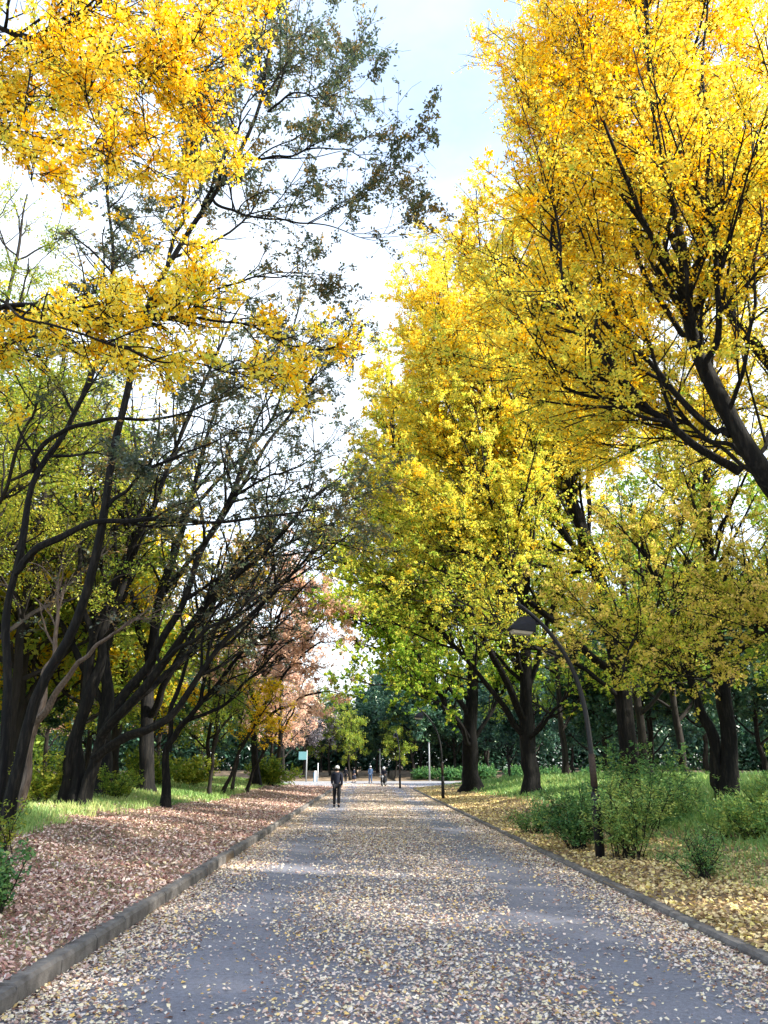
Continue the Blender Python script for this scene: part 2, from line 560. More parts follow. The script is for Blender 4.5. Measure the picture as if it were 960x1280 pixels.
    mesh_np('crown', V, [q], M[sp['leaf']], e, tint=np.clip(tv, 0, 1), origin=base)
    STAT.append((name, len(C), wood.n))
    return e


STAT = []


def copy_tree(o, loc, rz, sc, label=None, group=None):
    c = o.copy(); COL.objects.link(c)
    c.location = loc; c.rotation_euler = (0, 0, rz); c.scale = (sc, sc, sc)
    if label: c['label'] = label
    if group: c['group'] = group
    for ch in list(o.children):
        d = ch.copy(); COL.objects.link(d); d.parent = c
    return c


def px(pts):
    """[(x, y, Y), ...] -> world points"""
    return [W(*p) for p in pts]


def rooted(pts, dz=0):
    P = px(pts)
    P[0][2] = gz(P[0][0], P[0][1]) + dz
    return P


def auto_stems(base, H, nl, spread, r, seed, toward=None, z0=.18, lean=(0, 0)):
    """upright trunk with nl ascending limbs; toward = (dx, dy) side that the long limbs reach to"""
    rg = np.random.default_rng(seed)
    b = np.array(base, float)
    top = b + np.array([lean[0], lean[1], H])
    m1 = b + (top - b) * .33 + np.append(rg.normal(0, .15, 2), 0)
    m2 = b + (top - b) * .66 + np.append(rg.normal(0, .35, 2), 0)
    st = [([b, m1, m2, top], r, .03, .3)]
    for k in range(nl):
        f = z0 + (.78 - z0) * (k + rg.random() * .6) / nl
        p = spline([b, m1, m2, top], 60)[int(f * 59)]
        a = k * 2.4 + rg.random() * .8
        dv = np.array([math.cos(a), math.sin(a)])
        s = spread * (1.05 - f * .75) * rg.uniform(.75, 1.15)
        if toward is not None:
            w = float(np.dot(dv, unit(np.array(toward, float))))
            s *= 1 + .45 * w
        rise = s * rg.uniform(.75, 1.35)
        q1 = p + np.array([dv[0] * s * .45, dv[1] * s * .45, rise * .34])
        q2 = p + np.array([dv[0] * s * .8, dv[1] * s * .8, rise * .72])
        q3 = p + np.array([dv[0] * s, dv[1] * s, rise * 1.1])
        st.append(([p, q1, q2, q3], r * (.5 - .28 * f), .018, .2))
    return st


# ------------------------------------------------------------------ ginkgos on the right
def ginkgo_r1():
    Y = 11.3
    b = np.array([8.6, 11.8, gz(8.6, 11.8)])
    fork = W(1030, 690, 11.5)
    st = [([b, b + (fork - b) * .5 + [.1, 0, 0], fork, W(955, 598, Y), W(905, 530, Y), W(868, 430, 11.2), W(845, 340, 11), W(832, 240, 11), W(815, 100, 10.8), W(800, -60, 10.6)], .27, .025, .45)]
    st.append((px([(925, 590, Y), (840, 533, 11), (803, 505, 10.8), (760, 445, 10.6), (715, 390, 10.4), (700, 300, 10.2), (690, 220, 10)]), .085, .015, .15))
    st.append((px([(803, 505, 10.8), (720, 490, 10.8), (675, 470, 10.9), (628, 455, 11)]), .04, .012, .15))
    st.append((px([(913, 545, Y), (850, 495, 11.6), (785, 425, 11.9), (720, 360, 12.1), (690, 310, 12.2), (700, 240, 12.2), (705, 150, 12)]), .075, .015, .2))
    st.append(([fork, W(990, 520, 12), W(958, 450, 12.4), W(912, 388, 12.7), (W(875, 300, 13)), W(866, 240, 13), W(838, 175, 13), W(820, 100, 13), W(795, 0, 13), W(780, -90, 13)], .16, .02, .3))
    st.append((px([(880, 470, 11.2), (900, 400, 10.6), (895, 300, 10.2), (880, 200, 10), (885, 60, 9.8), (880, -60, 9.6)]), .07, .015, .2))
    st.append((px([(866, 240, 13), (790, 175, 13.5), (720, 115, 13.8), (690, 60, 14), (680, 0, 14)]), .06, .012, .15))
    st.append((px([(838, 175, 13), (770, 110, 12.6), (740, 40, 12.4), (725, -40, 12.2)]), .05, .012, .15))
    st.append((px([(960, 450, 12.4), (1000, 330, 12), (985, 180, 12), (960, 40, 12)]), .08, .015, .2))
    st.append((px([(868, 430, 11.2), (800, 330, 11.6), (770, 240, 11.8), (750, 130, 12), (720, 20, 12)]), .06, .012, .2))
    st.append((px([(912, 388, 12.7), (940, 300, 13.4), (930, 180, 14), (925, 60, 14.2)]), .06, .012, .2))
    st.append((px([(955, 598, Y), (900, 560, 12.5), (860, 545, 13.5), (800, 560, 14.5), (740, 590, 15)]), .05, .012, .2))
    for pts in ([(905, 530, 11.3), (935, 440, 10.4), (945, 330, 10), (950, 200, 9.8)], [(868, 430, 11.2), (855, 330, 10.2), (830, 200, 9.8), (790, 60, 9.6)],
                [(845, 340, 11), (800, 250, 12.4), (740, 180, 13), (715, 60, 13.4)], [(912, 388, 12.7), (960, 330, 12.8), (980, 250, 12.8)], [(940, 580, 11.4), (980, 500, 12), (970, 420, 13)],
                [(930, 570, 11.4), (860, 520, 13), (800, 450, 14), (750, 330, 14.6), (725, 200, 15)], [(760, 445, 10.6), (690, 420, 11), (655, 360, 11.4), (640, 300, 11.6)]):
        st.append((px(pts), .05, .01, .15))
    tree('ginkgo_tree', 'golden ginkgo at the right edge with a black limb reaching in over the road', st, 'ginkgo', 11, 'ginkgos lining the road',
         tint_grad=(5, 14, .46, .70), LA=3.6)


ginkgo_r1()


def ginkgo_r3():
    b0 = W(785, 965, 26.5); b0[2] = gz(b0[0], b0[1])
    st = [([b0, W(776, 850, 26.3), W(742, 710, 26), W(700, 590, 25.6), W(662, 470, 25), W(620, 380, 24.6), W(590, 320, 24.3)], .42, .03, .3)]
    for k, (x, y, Y) in enumerate([(525, 530, 24), (515, 610, 24), (535, 450, 24), (565, 390, 24.2), (610, 330, 25), (665, 290, 26), (710, 280, 26), (550, 690, 23), (515, 680, 23.5)]):
        o = (742 - 2 * k, 715 - 8 * (k % 4), 26)
        st.append((px([o, (o[0] + (x - o[0]) * .35, o[1] + (y - o[1]) * .28, 26 + (Y - 26) * .35), (o[0] + (x - o[0]) * .7, o[1] + (y - o[1]) * .64, 26 + (Y - 26) * .7), (x, y, Y)]), .075, .012, .2))
    st.append((px([(768, 840, 26.2), (715, 800, 25), (655, 742, 24.3), (628, 695, 24), (611, 630, 23.7), (602, 575, 23.5), (607, 480, 23.3)]), .17, .02, .25))
    st.append((px([(745, 720, 26), (690, 640, 25), (640, 560, 24.5), (600, 510, 24), (570, 450, 23.8), (548, 400, 23.6)]), .12, .02, .25))
    st.append((px([(735, 690, 26), (735, 600, 26), (745, 480, 26.4), (770, 330, 27), (780, 230, 27)]), .11, .03, .25))
    st.append((px([(775, 860, 26.3), (800, 760, 26), (850, 660, 25.5), (880, 560, 25), (900, 470, 25)]), .16, .02, .3))
    st.append((px([(740, 700, 26), (700, 590, 26.5), (690, 480, 27), (680, 380, 27.5)]), .12, .02, .25))
    st.append((px([(772, 870, 26.3), (720, 830, 24.5), (660, 800, 23), (600, 770, 22), (540, 720, 21.5)]), .1, .02, .25))
    st.append((px([(778, 850, 26.3), (800, 830, 23.5), (820, 815, 21.5), (800, 830, 20), (780, 860, 19)]), .09, .015, .3))
    st.append((px([(700, 590, 25.6), (640, 520, 24), (590, 480, 23), (545, 450, 22.6)]), .07, .015, .2))
    tree('ginkgo_tree', 'broad yellow ginkgo behind the curved lamp, its leader arching over the road', st, 'ginkgo', 12, 'ginkgos lining the road',
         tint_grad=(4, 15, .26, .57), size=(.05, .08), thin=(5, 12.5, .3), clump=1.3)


ginkgo_r3()


def ginkgo_r4():
    b0 = W(664, 995, 40); b0[2] = gz(b0[0], b0[1])
    st = [([b0, W(655, 900, 40), W(655, 800, 40), W(640, 680, 40), W(600, 560, 39.5), W(560, 470, 39)], .55, .04, .35)]
    for k, (x, y, Y) in enumerate([(485, 640, 36), (490, 570, 36), (500, 530, 37), (535, 450, 38), (470, 690, 36)]):
        o = (650 - 2 * k, 850 - 10 * k, 40)
        st.append((px([o, (o[0] + (x - o[0]) * .35, o[1] + (y - o[1]) * .28, 40 + (Y - 40) * .35), (o[0] + (x - o[0]) * .7, o[1] + (y - o[1]) * .64, 40 + (Y - 40) * .7), (x, y, Y)]), .12, .02, .25))
    st.append((px([(655, 900, 40), (620, 830, 38.5), (580, 745, 37), (535, 685, 36), (502, 635, 35.5), (490, 550, 35), (488, 460, 34.8)]), .26, .03, .3))
    st.append((px([(655, 920, 40), (610, 860, 39), (560, 800, 38), (500, 750, 37), (455, 700, 36.5)]), .2, .03, .25))
    st.append((px([(655, 880, 40), (680, 800, 40), (700, 700, 40), (710, 600, 40)]), .22, .03, .3))
    st.append((px([(655, 850, 40), (640, 780, 38.5), (610, 700, 37.5), (560, 640, 37), (520, 560, 36.6), (500, 500, 36.4)]), .18, .03, .25))
    st.append((px([(657, 930, 40), (700, 880, 38.6), (740, 850, 37.6)]), .14, .03, .3))
    st.append((px([(650, 820, 40), (590, 770, 40), (540, 730, 40), (500, 660, 40), (480, 600, 40)]), .15, .03, .25))
    tree('ginkgo_tree', 'lemon yellow ginkgo with a thick black trunk and low limbs, second beyond the curved lamp', st, 'ginkgo', 13, 'ginkgos lining the road',
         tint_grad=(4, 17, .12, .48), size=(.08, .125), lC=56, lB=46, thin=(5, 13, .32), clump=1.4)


ginkgo_r4()


def ginkgo_r5():
    b0 = W(591, 985, 54); b0[2] = gz(b0[0], b0[1])
    st = [([b0, W(588, 900, 54), W(590, 820, 54), W(570, 720, 53), W(540, 640, 52)], .75, .05, .4)]
    st.append((px([(588, 930, 54), (560, 880, 52), (525, 830, 50.5), (480, 790, 49.5), (430, 770, 49)]), .3, .03, .25))
    st.append((px([(588, 900, 54), (550, 840, 53), (500, 770, 52), (450, 720, 51), (415, 690, 50)]), .26, .03, .25))
    st.append((px([(588, 880, 54), (545, 790, 52), (500, 710, 51), (460, 640, 50)]), .24, .03, .25))
    st.append((px([(589, 930, 54), (620, 880, 54), (640, 830, 54)]), .22, .03, .25))
    st.append((px([(589, 935, 54), (570, 900, 51), (540, 870, 49), (500, 860, 48), (450, 850, 47)]), .18, .03, .25))
    st.append((px([(590, 850, 54), (610, 760, 54), (620, 680, 54)]), .22, .03, .25))
    tree('ginkgo_tree', 'lime green ginkgo whose limbs fan out over the far stretch of road', st, 'ginkgo', 14, 'ginkgos lining the road',
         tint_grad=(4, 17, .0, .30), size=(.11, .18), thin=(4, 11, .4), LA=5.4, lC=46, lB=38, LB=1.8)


ginkgo_r5()


def ginkgo_r2():
    b0 = W(915, 1005, 24); b0[2] = gz(b0[0], b0[1])
    st = [([b0, W(908, 900, 24), W(895, 800, 24), W(885, 690, 24), W(880, 580, 24), W(885, 450, 24), W(890, 330, 24)], .33, .03, .35)]
    st.append((px([(905, 995, 24.3), (893, 930, 24.3), (872, 880, 24.3), (850, 800, 24), (820, 720, 23.5), (790, 640, 23)]), .26, .03, .4, True))
    st.append((px([(893, 800, 24), (930, 740, 23), (970, 690, 22)]), .12, .02, .3))
    st.append((px([(890, 780, 24), (850, 760, 21.5), (820, 770, 19.5), (790, 800, 18.2), (770, 850, 17.5)]), .09, .015, .3))
    st.append((px([(890, 840, 24), (930, 810, 20.5), (960, 790, 18), (985, 800, 16.5)]), .09, .015, .3))
    st.append((px([(885, 690, 24), (920, 620, 23), (950, 560, 22)]), .1, .02, .3))
    st.append((px([(900, 870, 24), (880, 850, 21.5), (850, 845, 19.5), (830, 860, 18.3)]), .07, .015, .3))
    tree('ginkgo_tree', 'pale yellow ginkgo with a forked dark trunk in the tall grass right of the lamp', st, 'ginkgo', 15, 'ginkgos lining the road',
         leaf='lemon', tint=(.15, .95), size=(.05, .08), LA=3.4, dA=2.5, clump=1.1, thin=(4, 11, .42))


ginkgo_r2()

# ginkgo on the left, its trunk outside the frame
def ginkgo_left():
    b = np.array([-7.4, 6.2, gz(-7.4, 6.2)])
    top = b + [.5, 0, 16]
    st = [([b, b + [.1, 0, 4], b + [.2, .1, 8], b + [.4, 0, 12], top], .26, .03, .5)]
    st.append(([b + [.2, .1, 6.6], W(-60, 385, 6.6), W(0, 375, 6.8), W(60, 384, 6.9), W(120, 394, 7.0), W(175, 400, 7.1), W(240, 392, 7.2), W(300, 410, 7.3), W(360, 425, 7.5), W(425, 435, 7.7)], .045, .006, .12, False, .62))
    st.append(([W(0, 375, 6.8), W(60, 405, 6.5), W(140, 430, 6.4), W(220, 450, 6.5), W(300, 465, 6.7), W(345, 480, 6.8)], .018, .005, .1, False, .6))
    st.append(([W(240, 392, 7.2), W(248, 370, 7.1), W(240, 330, 7.1), W(215, 290, 7.2), W(190, 265, 7.3)], .014, .005, .1, False, .45))
    st.append(([W(60, 384, 6.9), W(130, 370, 7.4), W(200, 350, 7.8), W(250, 345, 8.1)], .014, .005, .1, False, .45))
    st.append(([b + [.35, 0, 9.6], W(-60, 0, 6.6), W(0, 32, 6.7), W(65, 62, 6.8), W(140, 77, 6.9), W(195, 86, 7.0), W(265, 75, 7.1), W(345, 40, 7.2)], .05, .006, .25))
    st.append(([W(85, 68, 6.8), W(105, 120, 6.6), W(125, 170, 6.6), W(140, 225, 6.6)], .014, .004, .1, False, .55))
    st.append(([W(155, 80, 6.9), W(175, 130, 6.8), W(190, 190, 6.8), W(195, 225, 6.8)], .012, .004, .1, False, .55))
    st.append(([W(30, 48, 6.75), W(35, 110, 6.5), W(25, 170, 6.4), W(45, 240, 6.4)], .014, .004, .1, False, .55))
    st.append(([W(195, 86, 7.0), W(230, 120, 7.2), W(270, 170, 7.4)], .012, .004, .1))
    st.append(([b + [.35, 0, 10.2], W(-50, -90, 7.4), W(60, -40, 7.6), W(180, -20, 7.8), W(300, -30, 8.0)], .04, .006, .25))
    st.append(([b + [.35, 0, 8.6], W(-60, 150, 7.4), W(0, 160, 7.6), W(80, 180, 7.9), W(150, 190, 8.1), W(200, 200, 8.3)], .035, .006, .25, False, .6))
    st.append(([W(65, 62, 6.8), W(90, 30, 7.0), W(130, 10, 7.2), W(200, 20, 7.4), W(280, 10, 7.6)], .014, .004, .1))
    st.append(([b + [.3, 0, 6.2], W(-80, 440, 7.0), W(-20, 430, 7.2), W(60, 425, 7.4), W(130, 440, 7.6), W(190, 455, 7.8)], .03, .006, .15, False, .5))
    st.append(([b + [.3, 0, 9.2], W(-80, 90, 7.2), W(-20, 105, 7.4), W(40, 130, 7.6), W(100, 150, 7.8)], .03, .006, .15))
    tree('ginkgo_tree', 'bright yellow ginkgo branches hanging in from beyond the left edge, nearest of all', st, 'ginkgo', 16, 'ginkgos lining the road',
         tint_grad=(5.5, 11, .58, .70), dA=6.5, LA=1.25, dB=8, LB=.45, dC=7, LC=.2, lB=75, lC=120, upA=-.03, upB=-.02, size=(.034, .054), spread=.06, cn=2, shape=FAN, lmin=1.0)


ginkgo_left()

# ------------------------------------------------------------------ dark multi-stemmed trees on the left
def left_big():
    b0 = W(8, 1005, 17); b0[2] = gz(b0[0], b0[1])
    st = [([b0, W(42, 885, 16.8), W(92, 780, 16.6), W(128, 640, 16.4), W(150, 520, 16.2), W(178, 400, 16), W(230, 300, 15.6), W(275, 232, 15.2), W(325, 140, 14.8), W(338, 75, 14.6), W(345, 0, 14.4)], .155, .02, .5)]
    st.append(([b0 + [-.15, .1, 0], W(5, 880, 17), W(8, 780, 17), W(25, 690, 17), W(45, 600, 17), W(85, 530, 17), W(120, 450, 17), W(140, 330, 17), W(135, 230, 17), W(150, 100, 17)], .135, .03, .45, True))
    st.append((px([(20, 715, 17), (60, 680, 16.6), (125, 656, 16.4), (200, 652, 16.6), (330, 645, 17), (400, 640, 17.4)]), .12, .015, .3))
    st.append((px([(40, 590, 17), (60, 552, 16.6), (115, 530, 16.4), (200, 520, 16.2), (280, 500, 16), (350, 440, 15.6)]), .09, .012, .3))
    st.append((px([(300, 200, 15), (350, 195, 14.6), (410, 185, 14.2), (480, 205, 13.8)]), .045, .008, .1, False, .7))
    st.append((px([(262, 248, 15.3), (320, 272, 14.8), (390, 278, 14.4), (470, 300, 14)]), .045, .008, .1))
    st.append((px([(335, 140, 14.8), (370, 115, 14.4), (405, 130, 14), (430, 155, 13.8)]), .035, .008, .1))
    st.append((px([(345, 120, 14.7), (365, 50, 14.6), (375, -10, 14.6)]), .035, .008, .1))
    st.append((px([(210, 330, 15.8), (230, 250, 16), (240, 150, 16.2), (260, 40, 16.4)]), .06, .01, .2))
    st.append((px([(178, 400, 16), (250, 370, 15.6), (330, 345, 15.2), (400, 350, 15)]), .05, .01, .2))
    st.append((px([(128, 640, 16.4), (180, 590, 16), (250, 560, 15.8), (330, 520, 15.6)]), .06, .01, .2))
    tree('leaning_tree', 'tall dark tree at the left edge with bronze leaves against the sky above the road', st, 'bronze', 21, 'dark trees left of the road',
         tint=(.0, .74), lC=140, lB=60, lmin=.62, size=(.065, .11))


left_big()


def left_multi():
    b0 = W(95, 1003, 24); b0[2] = gz(b0[0], b0[1])
    dx = lambda a: b0 + np.array([a, rng.normal(0, .15), 0])
    st = [([b0, W(97, 930, 24), W(112, 860, 24), W(135, 790, 24), W(160, 700, 24), W(182, 600, 24), W(200, 500, 24)], .30, .03, .45)]
    st.append(([dx(-.3), W(86, 940, 24), W(105, 880, 24), W(116, 800, 23.8), W(150, 715, 23.6), (W(190, 640, 23.4)), W(225, 540, 23.2), W(270, 440, 23), W(310, 370, 23)], .24, .02, .45, True))
    st.append(([dx(.25), W(115, 955, 23.8), W(145, 905, 23.5), W(200, 830, 23), W(250, 762, 22.6), W(320, 700, 22.2), W(372, 640, 22), W(425, 595, 22)], .25, .02, .4, True))
    st.append((px([(118, 948, 23.8), (150, 928, 23.4), (190, 912, 23), (220, 885, 22.8), (262, 820, 22.4), (330, 750, 22), (395, 690, 21.8), (430, 660, 21.7)]), .2, .02, .4))
    st.append((px([(128, 920, 23.7), (170, 850, 23.4), (215, 785, 23), (252, 700, 22.8), (290, 620, 22.6), (315, 540, 22.5), (350, 470, 22.5)]), .2, .02, .4))
    st.append((px([(150, 895, 23.5), (210, 840, 24), (270, 790, 24.3), (340, 740, 24.6), (400, 700, 25)]), .14, .02, .3))
    st.append((px([(200, 830, 23), (240, 800, 22), (300, 760, 21), (350, 700, 20.6)]), .1, .015, .3))
    st.append((px([(116, 800, 23.8), (100, 720, 23.5), (95, 620, 23.3), (110, 540, 23)]), .13, .02, .35))
    st.append((px([(320, 700, 22.2), (380, 670, 21.6), (430, 650, 21)]), .06, .012, .15))
    st.append((px([(290, 620, 22.6), (350, 590, 22), (420, 570, 21.6)]), .06, .012, .15))
    tree('leaning_tree', 'black many-stemmed tree leaning right over the brown leaf bed', st, 'bronze', 22, 'dark trees left of the road',
         tint=(.05, .8), lC=40, lB=14, size=(.08, .14))


left_multi()


def left_more():
    b0 = W(207, 1000, 26.5); b0[2] = gz(b0[0], b0[1])
    st = [([b0, W(209, 950, 26.5), W(220, 915, 26.4), W(250, 880, 26.2), W(292, 828, 26), W(345, 770, 25.7), W(405, 712, 25.5)], .17, .02, .45)]
    st.append((px([(211, 940, 26.5), (222, 870, 26.6), (242, 800, 26.8), (272, 720, 27), (300, 640, 27)]), .12, .02, .4))
    st.append((px([(225, 905, 26.4), (280, 880, 26), (330, 830, 25.6), (380, 790, 25.4)]), .09, .015, .3))
    st.append((px([(250, 880, 26.2), (275, 800, 26), (320, 720, 25.8), (360, 650, 25.6)]), .09, .015, .3))
    tree('leaning_tree', 'slim black tree with a thin straight foot at the edge of the leaf bed', st, 'bronze', 23, 'dark trees left of the road',
         tint=(.1, .9), LA=3, lC=20, lB=8, size=(.10, .16))
    b0 = W(183, 977, 34); b0[2] = gz(b0[0], b0[1])
    st = [([b0, W(184, 900, 34), W(186, 830, 34), W(205, 740, 34), W(235, 640, 34), W(260, 540, 34), W(290, 450, 34)], .42, .03, .4)]
    st.append((px([(184, 900, 34), (215, 840, 33), (260, 760, 32.5), (310, 680, 32), (370, 600, 32)]), .22, .03, .35))
    st.append((px([(186, 830, 34), (165, 750, 34), (160, 660, 34), (150, 560, 34)]), .2, .03, .35))
    st.append((px([(205, 740, 34), (270, 660, 34), (330, 560, 34), (390, 480, 34), (400, 420, 34)]), .16, .03, .3))
    st.append((px([(235, 640, 34), (300, 570, 34), (350, 500, 34), (370, 400, 34), (380, 330, 34)]), .12, .03, .3))
    tree('leaning_tree', 'upright black tree standing behind the many-stemmed tree, low twigs on its trunk', st, 'bronze', 24, 'dark trees left of the road',
         tint=(.0, .8), LA=5, lC=70, lB=24, size=(.11, .17))
    b0 = W(20, 1012, 19.5); b0[2] = gz(b0[0], b0[1])
    st = [([b0, W(34, 950, 19.5), W(45, 900, 19.4), W(56, 850, 19.3), W(64, 815, 19.2), W(72, 770, 19.1), W(76, 720, 19)], .15, .03, .6)]
    st.append((px([(44, 905, 19.4), (72, 862, 19), (105, 822, 18.6), (135, 798, 18.4), (162, 775, 18.2)]), .11, .03, .6))
    tree('leaning_tree', 'pale grey-brown forked tree at the left edge of the grass', st, 'bronze', 25, 'dark trees left of the road',
         tint=(.3, .9), bark='bark_pale', LA=2.2, lC=24, size=(.07, .12))
    b0 = W(128, 972, 30); b0[2] = gz(b0[0], b0[1])
    st = [([b0, W(132, 900, 30), W(128, 820, 30), W(110, 720, 30), W(100, 600, 30), W(90, 480, 30)], .4, .03, .4)]
    st.append((px([(130, 880, 30), (90, 800, 30), (40, 720, 30), (0, 650, 30)]), .2, .03, .4))
    st.append((px([(128, 820, 30), (160, 720, 30), (170, 600, 30), (165, 500, 30)]), .2, .03, .4))
    tree('leaning_tree', 'dark upright tree glimpsed just right of the double trunk base', st, 'bronze', 26, 'dark trees left of the road',
         tint=(.1, .9), LA=4, lC=26, size=(.1, .15), leaf='amber')


left_more()

# thin saplings and their yellow and orange leaves
for k, (pts, lab, leaf) in enumerate([
    ([(262, 986, 38), (268, 930, 38), (276, 870, 38), (284, 820, 38)], 'thin bare-footed sapling with lime leaves, leftmost of the slim stems by the grass', 'lime'),
    ([(278, 984, 41), (300, 940, 41), (325, 895, 40.5), (345, 870, 40)], 'thin leaning sapling with yellow leaves behind the leaf bed', 'amber'),
    ([(290, 981, 43), (298, 940, 43), (302, 900, 43), (312, 860, 43)], 'straight brown sapling with yellow-green leaves between two leaning saplings', 'lime'),
    ([(308, 979, 45), (326, 945, 45), (348, 915, 45), (362, 890, 45)], 'small leaning tree with amber leaves, nearest the sign of the slim stems', 'amber'),
]):
    P = rooted(pts)
    st = [(P, .11, .02, .35), ([P[1], P[1] + [.5, -.3, 1.0], P[1] + [1.3, -.5, 1.6]], .05, .015, .2), ([P[2], P[2] + [-.6, .2, .8], P[2] + [-1.0, .3, 1.5]], .045, .015, .2)]
    tree('sapling', lab, st, 'broad', 40 + k, 'slim saplings by the left verge', leaf=leaf, tint=(0, 1), LA=2.2, LB=.9, dA=3, lC=50, lB=24, size=(.09, .15), bark='bark_mid')

# peach coloured cherry over the left of the far road
def cherry():
    b0 = W(322, 968, 52); b0[2] = gz(b0[0], b0[1])
    st = [([b0, W(318, 900, 52), W(330, 840, 52), W(350, 770, 51.5), W(372, 700, 51)], .32, .03, .35)]
    for a in ([(320, 900, 52), (350, 850, 50.5), (390, 810, 49.5), (425, 800, 49)], [(320, 880, 52), (300, 810, 52), (300, 720, 52)], [(330, 840, 52), (340, 760, 53), (330, 680, 53)], [(330, 840, 52), (385, 800, 50), (415, 760, 49.5)],
              [(330, 840, 52), (370, 790, 51), (400, 750, 50.5)], [(321, 905, 52), (360, 880, 51), (400, 865, 50), (430, 870, 49.5)], [(319, 900, 52), (285, 850, 52), (270, 800, 52)]):
        st.append((px(a), .16, .02, .3))
    tree('cherry_tree', 'cherry with peach-orange autumn leaves arching over the far left of the road', st, 'broad', 51, None, leaf='peach', LA=5.0, lC=60, lB=30, lmin=.7, size=(.14, .2), bark='bark_dark')


cherry()

# ------------------------------------------------------------------ background trees, copies of a few originals
def proto(name, label, species, H, nl, reach, r, seed, loc, group, **kw):
    b = np.array([loc[0], loc[1], gz(*loc)])
    return tree(name, label, auto_stems(b, H, nl, reach, r, seed), species, seed, group, **kw)


BG = dict(size=(.18, .32), lC=18, lB=14, LA=3.6, dA=1.6, LB=1.6, dB=2.6, dC=3.2, spread=.25)
G1, G2, G3, G4 = ('evergreens beyond the end of the road', 'trees in the wood right of the ginkgos', 'trees in the wood behind the left verge', 'grey trees by the path junction')
ev = proto('evergreen_tree', 'dark green evergreen in the wood closing the far end of the road', 'broad', 15, 16, 5.0, .30, 61, (4, 112), G1, leaf='evergreen', **{**BG, 'lC': 26, 'lB': 20, 'size': (.3, .5), 'tA0': .04, 'LA': 5})
spots = [(-4, 115, .8), (-1, 122, .9), (10, 114, 1.0), (15, 119, 1.1), (21, 112, 1.0), (-10, 128, .85), (28, 120, 1.15), (36, 114, 1.0), (-18, 120, .9), (-26, 116, .95), (-35, 124, 1.1), (45, 122, 1.1), (6, 130, 1.1), (-46, 118, 1.1), (17, 132, 1.2), (58, 116, 1.1), (70, 122, 1.2), (-60, 122, 1.1)]
for x, y, s in spots:
    copy_tree(ev, (x, y, gz(x, y)), x * 1.7, s * .9)
gb = proto('woodland_tree', 'dark trunked tree with green-yellow leaves in the shade behind the ginkgos', 'broad', 17, 10, 5.0, .33, 62, (15, 35), G2, leaf='lime', tint=(0, .9), **BG)
for x, y, s in [(19, 27, .9), (22, 36, 1), (15, 46, 1.05), (13, 58, 1), (20, 54, 1.05), (26, 46, 1.1), (30, 32, 1.0), (12.5, 68, 1.0), (22, 66, 1.1), (33, 58, 1.1), (40, 44, 1.1), (17.5, 20.5, .85), (36, 70, 1.1), (48, 64, 1.1), (27, 23, 1.0), (55, 50, 1.1)]:
    copy_tree(gb, (x, y, gz(x, y)), x * 2.3 + y, s)
lb = proto('woodland_tree', 'green and yellow leaved tree in the wood behind the dark left trees', 'broad', 14, 10, 4.6, .26, 63, (-14, 36), G3, leaf='lime', tint=(.1, 1), **BG)
for x, y, s in [(-20, 30, .9), (-23, 40, 1), (-16, 45, .9), (-12, 56, .8), (-19, 54, .95), (-28, 50, 1.1), (-14, 66, .8), (-24, 66, 1), (-34, 62, 1.1), (-33, 44, 1.1), (-44, 60, 1.2), (-20, 24, .9), (-28, 30, 1.0)]:
    copy_tree(lb, (x, y, gz(x, y)), x * 1.3 + y, s)
yb = proto('woodland_tree', 'golden leaved tree glowing behind the dark left trees', 'broad', 13, 10, 4.6, .26, 64, (-17, 38), 'golden trees behind the left verge', leaf='amber', tint=(0, .8), **BG)
for x, y, s in [(-26, 36, 1.1), (-15, 50, .9), (-22, 60, 1.1), (-38, 52, 1.2)]:
    copy_tree(yb, (x, y, gz(x, y)), x * 1.3 + y, s)
pb = proto('woodland_tree', 'salmon leaved tree among the green ones behind the left verge', 'broad', 15, 10, 4.8, .26, 65, (-20, 72), 'salmon trees behind the left verge', leaf='peach', **BG)
for x, y, s in [(-8.4, 64, 1.05), (-9.5, 68, .75), (-30, 72, 1.1), (-13, 106, 1.0)]:
    copy_tree(pb, (x, y, gz(x, y)), x * 1.3 + y, s)
for x, y, sc in [(-4.5, 108, .62), (-7.5, 113, .8), (1.5, 110, .6)]:
    copy_tree(lb, (x, y, gz(x, y)), x * 1.3 + y, sc, 'mid green tree standing in front of the dark evergreens at the road end', 'green trees at the road end')
gy = proto('woodland_tree', 'grey-mauve leaved tree above the sign at the path junction', 'broad', 10, 10, 4.6, .25, 66, (-11, 111), G4, leaf='greyleaf', **BG)

def noise2(x, y, s):
    return (np.sin(x * s + 1.7 * np.sin(y * s * .7)) * np.sin(y * s * 1.1 + 1.3 * np.sin(x * s * .8 + 2)) + np.sin(x * s * 2.3 + y * s * 1.9 + .6) * .5) / 1.5


def woods(label, x0, x1, y0, y1, h, n, leaf, seed, gap=0.0):
    rg = np.random.default_rng(seed)
    X = rg.uniform(x0, x1, n); Y = rg.uniform(y0, y1, n)
    top = h * (.62 + .22 * np.sin(X * .23 + 1.1) + .16 * np.sin(X * .61 + Y * .1))
    Z = ground_z(X, Y) + rg.random(n) ** .85 * top
    k = noise2(X, Z * 1.6, .28) + rg.normal(0, .25, n) > gap
    C = np.stack([X, Y, Z], 1)[k]
    V, q = leaves(C, rg.uniform(.5, .95, len(C)), rg, OVAL, .3)
    tag(mesh_np('far_woods', V, [q], M[leaf], tint=np.clip(rg.normal(.4, .2, len(C)), 0, 1)), label, 'woods', None, 'stuff')


woods('far dark green wood closing the view beyond the junction', -90, 95, 134, 150, 19, 260000, 'evergreen', 201, -1.3)
woods('far mixed green wood deep behind the left trees', -75, -48, 15, 134, 15, 40000, 'lime', 202, -.5)
woods('far green wood deep behind the right trees', 62, 85, 30, 134, 13, 30000, 'lime', 203, -.1)

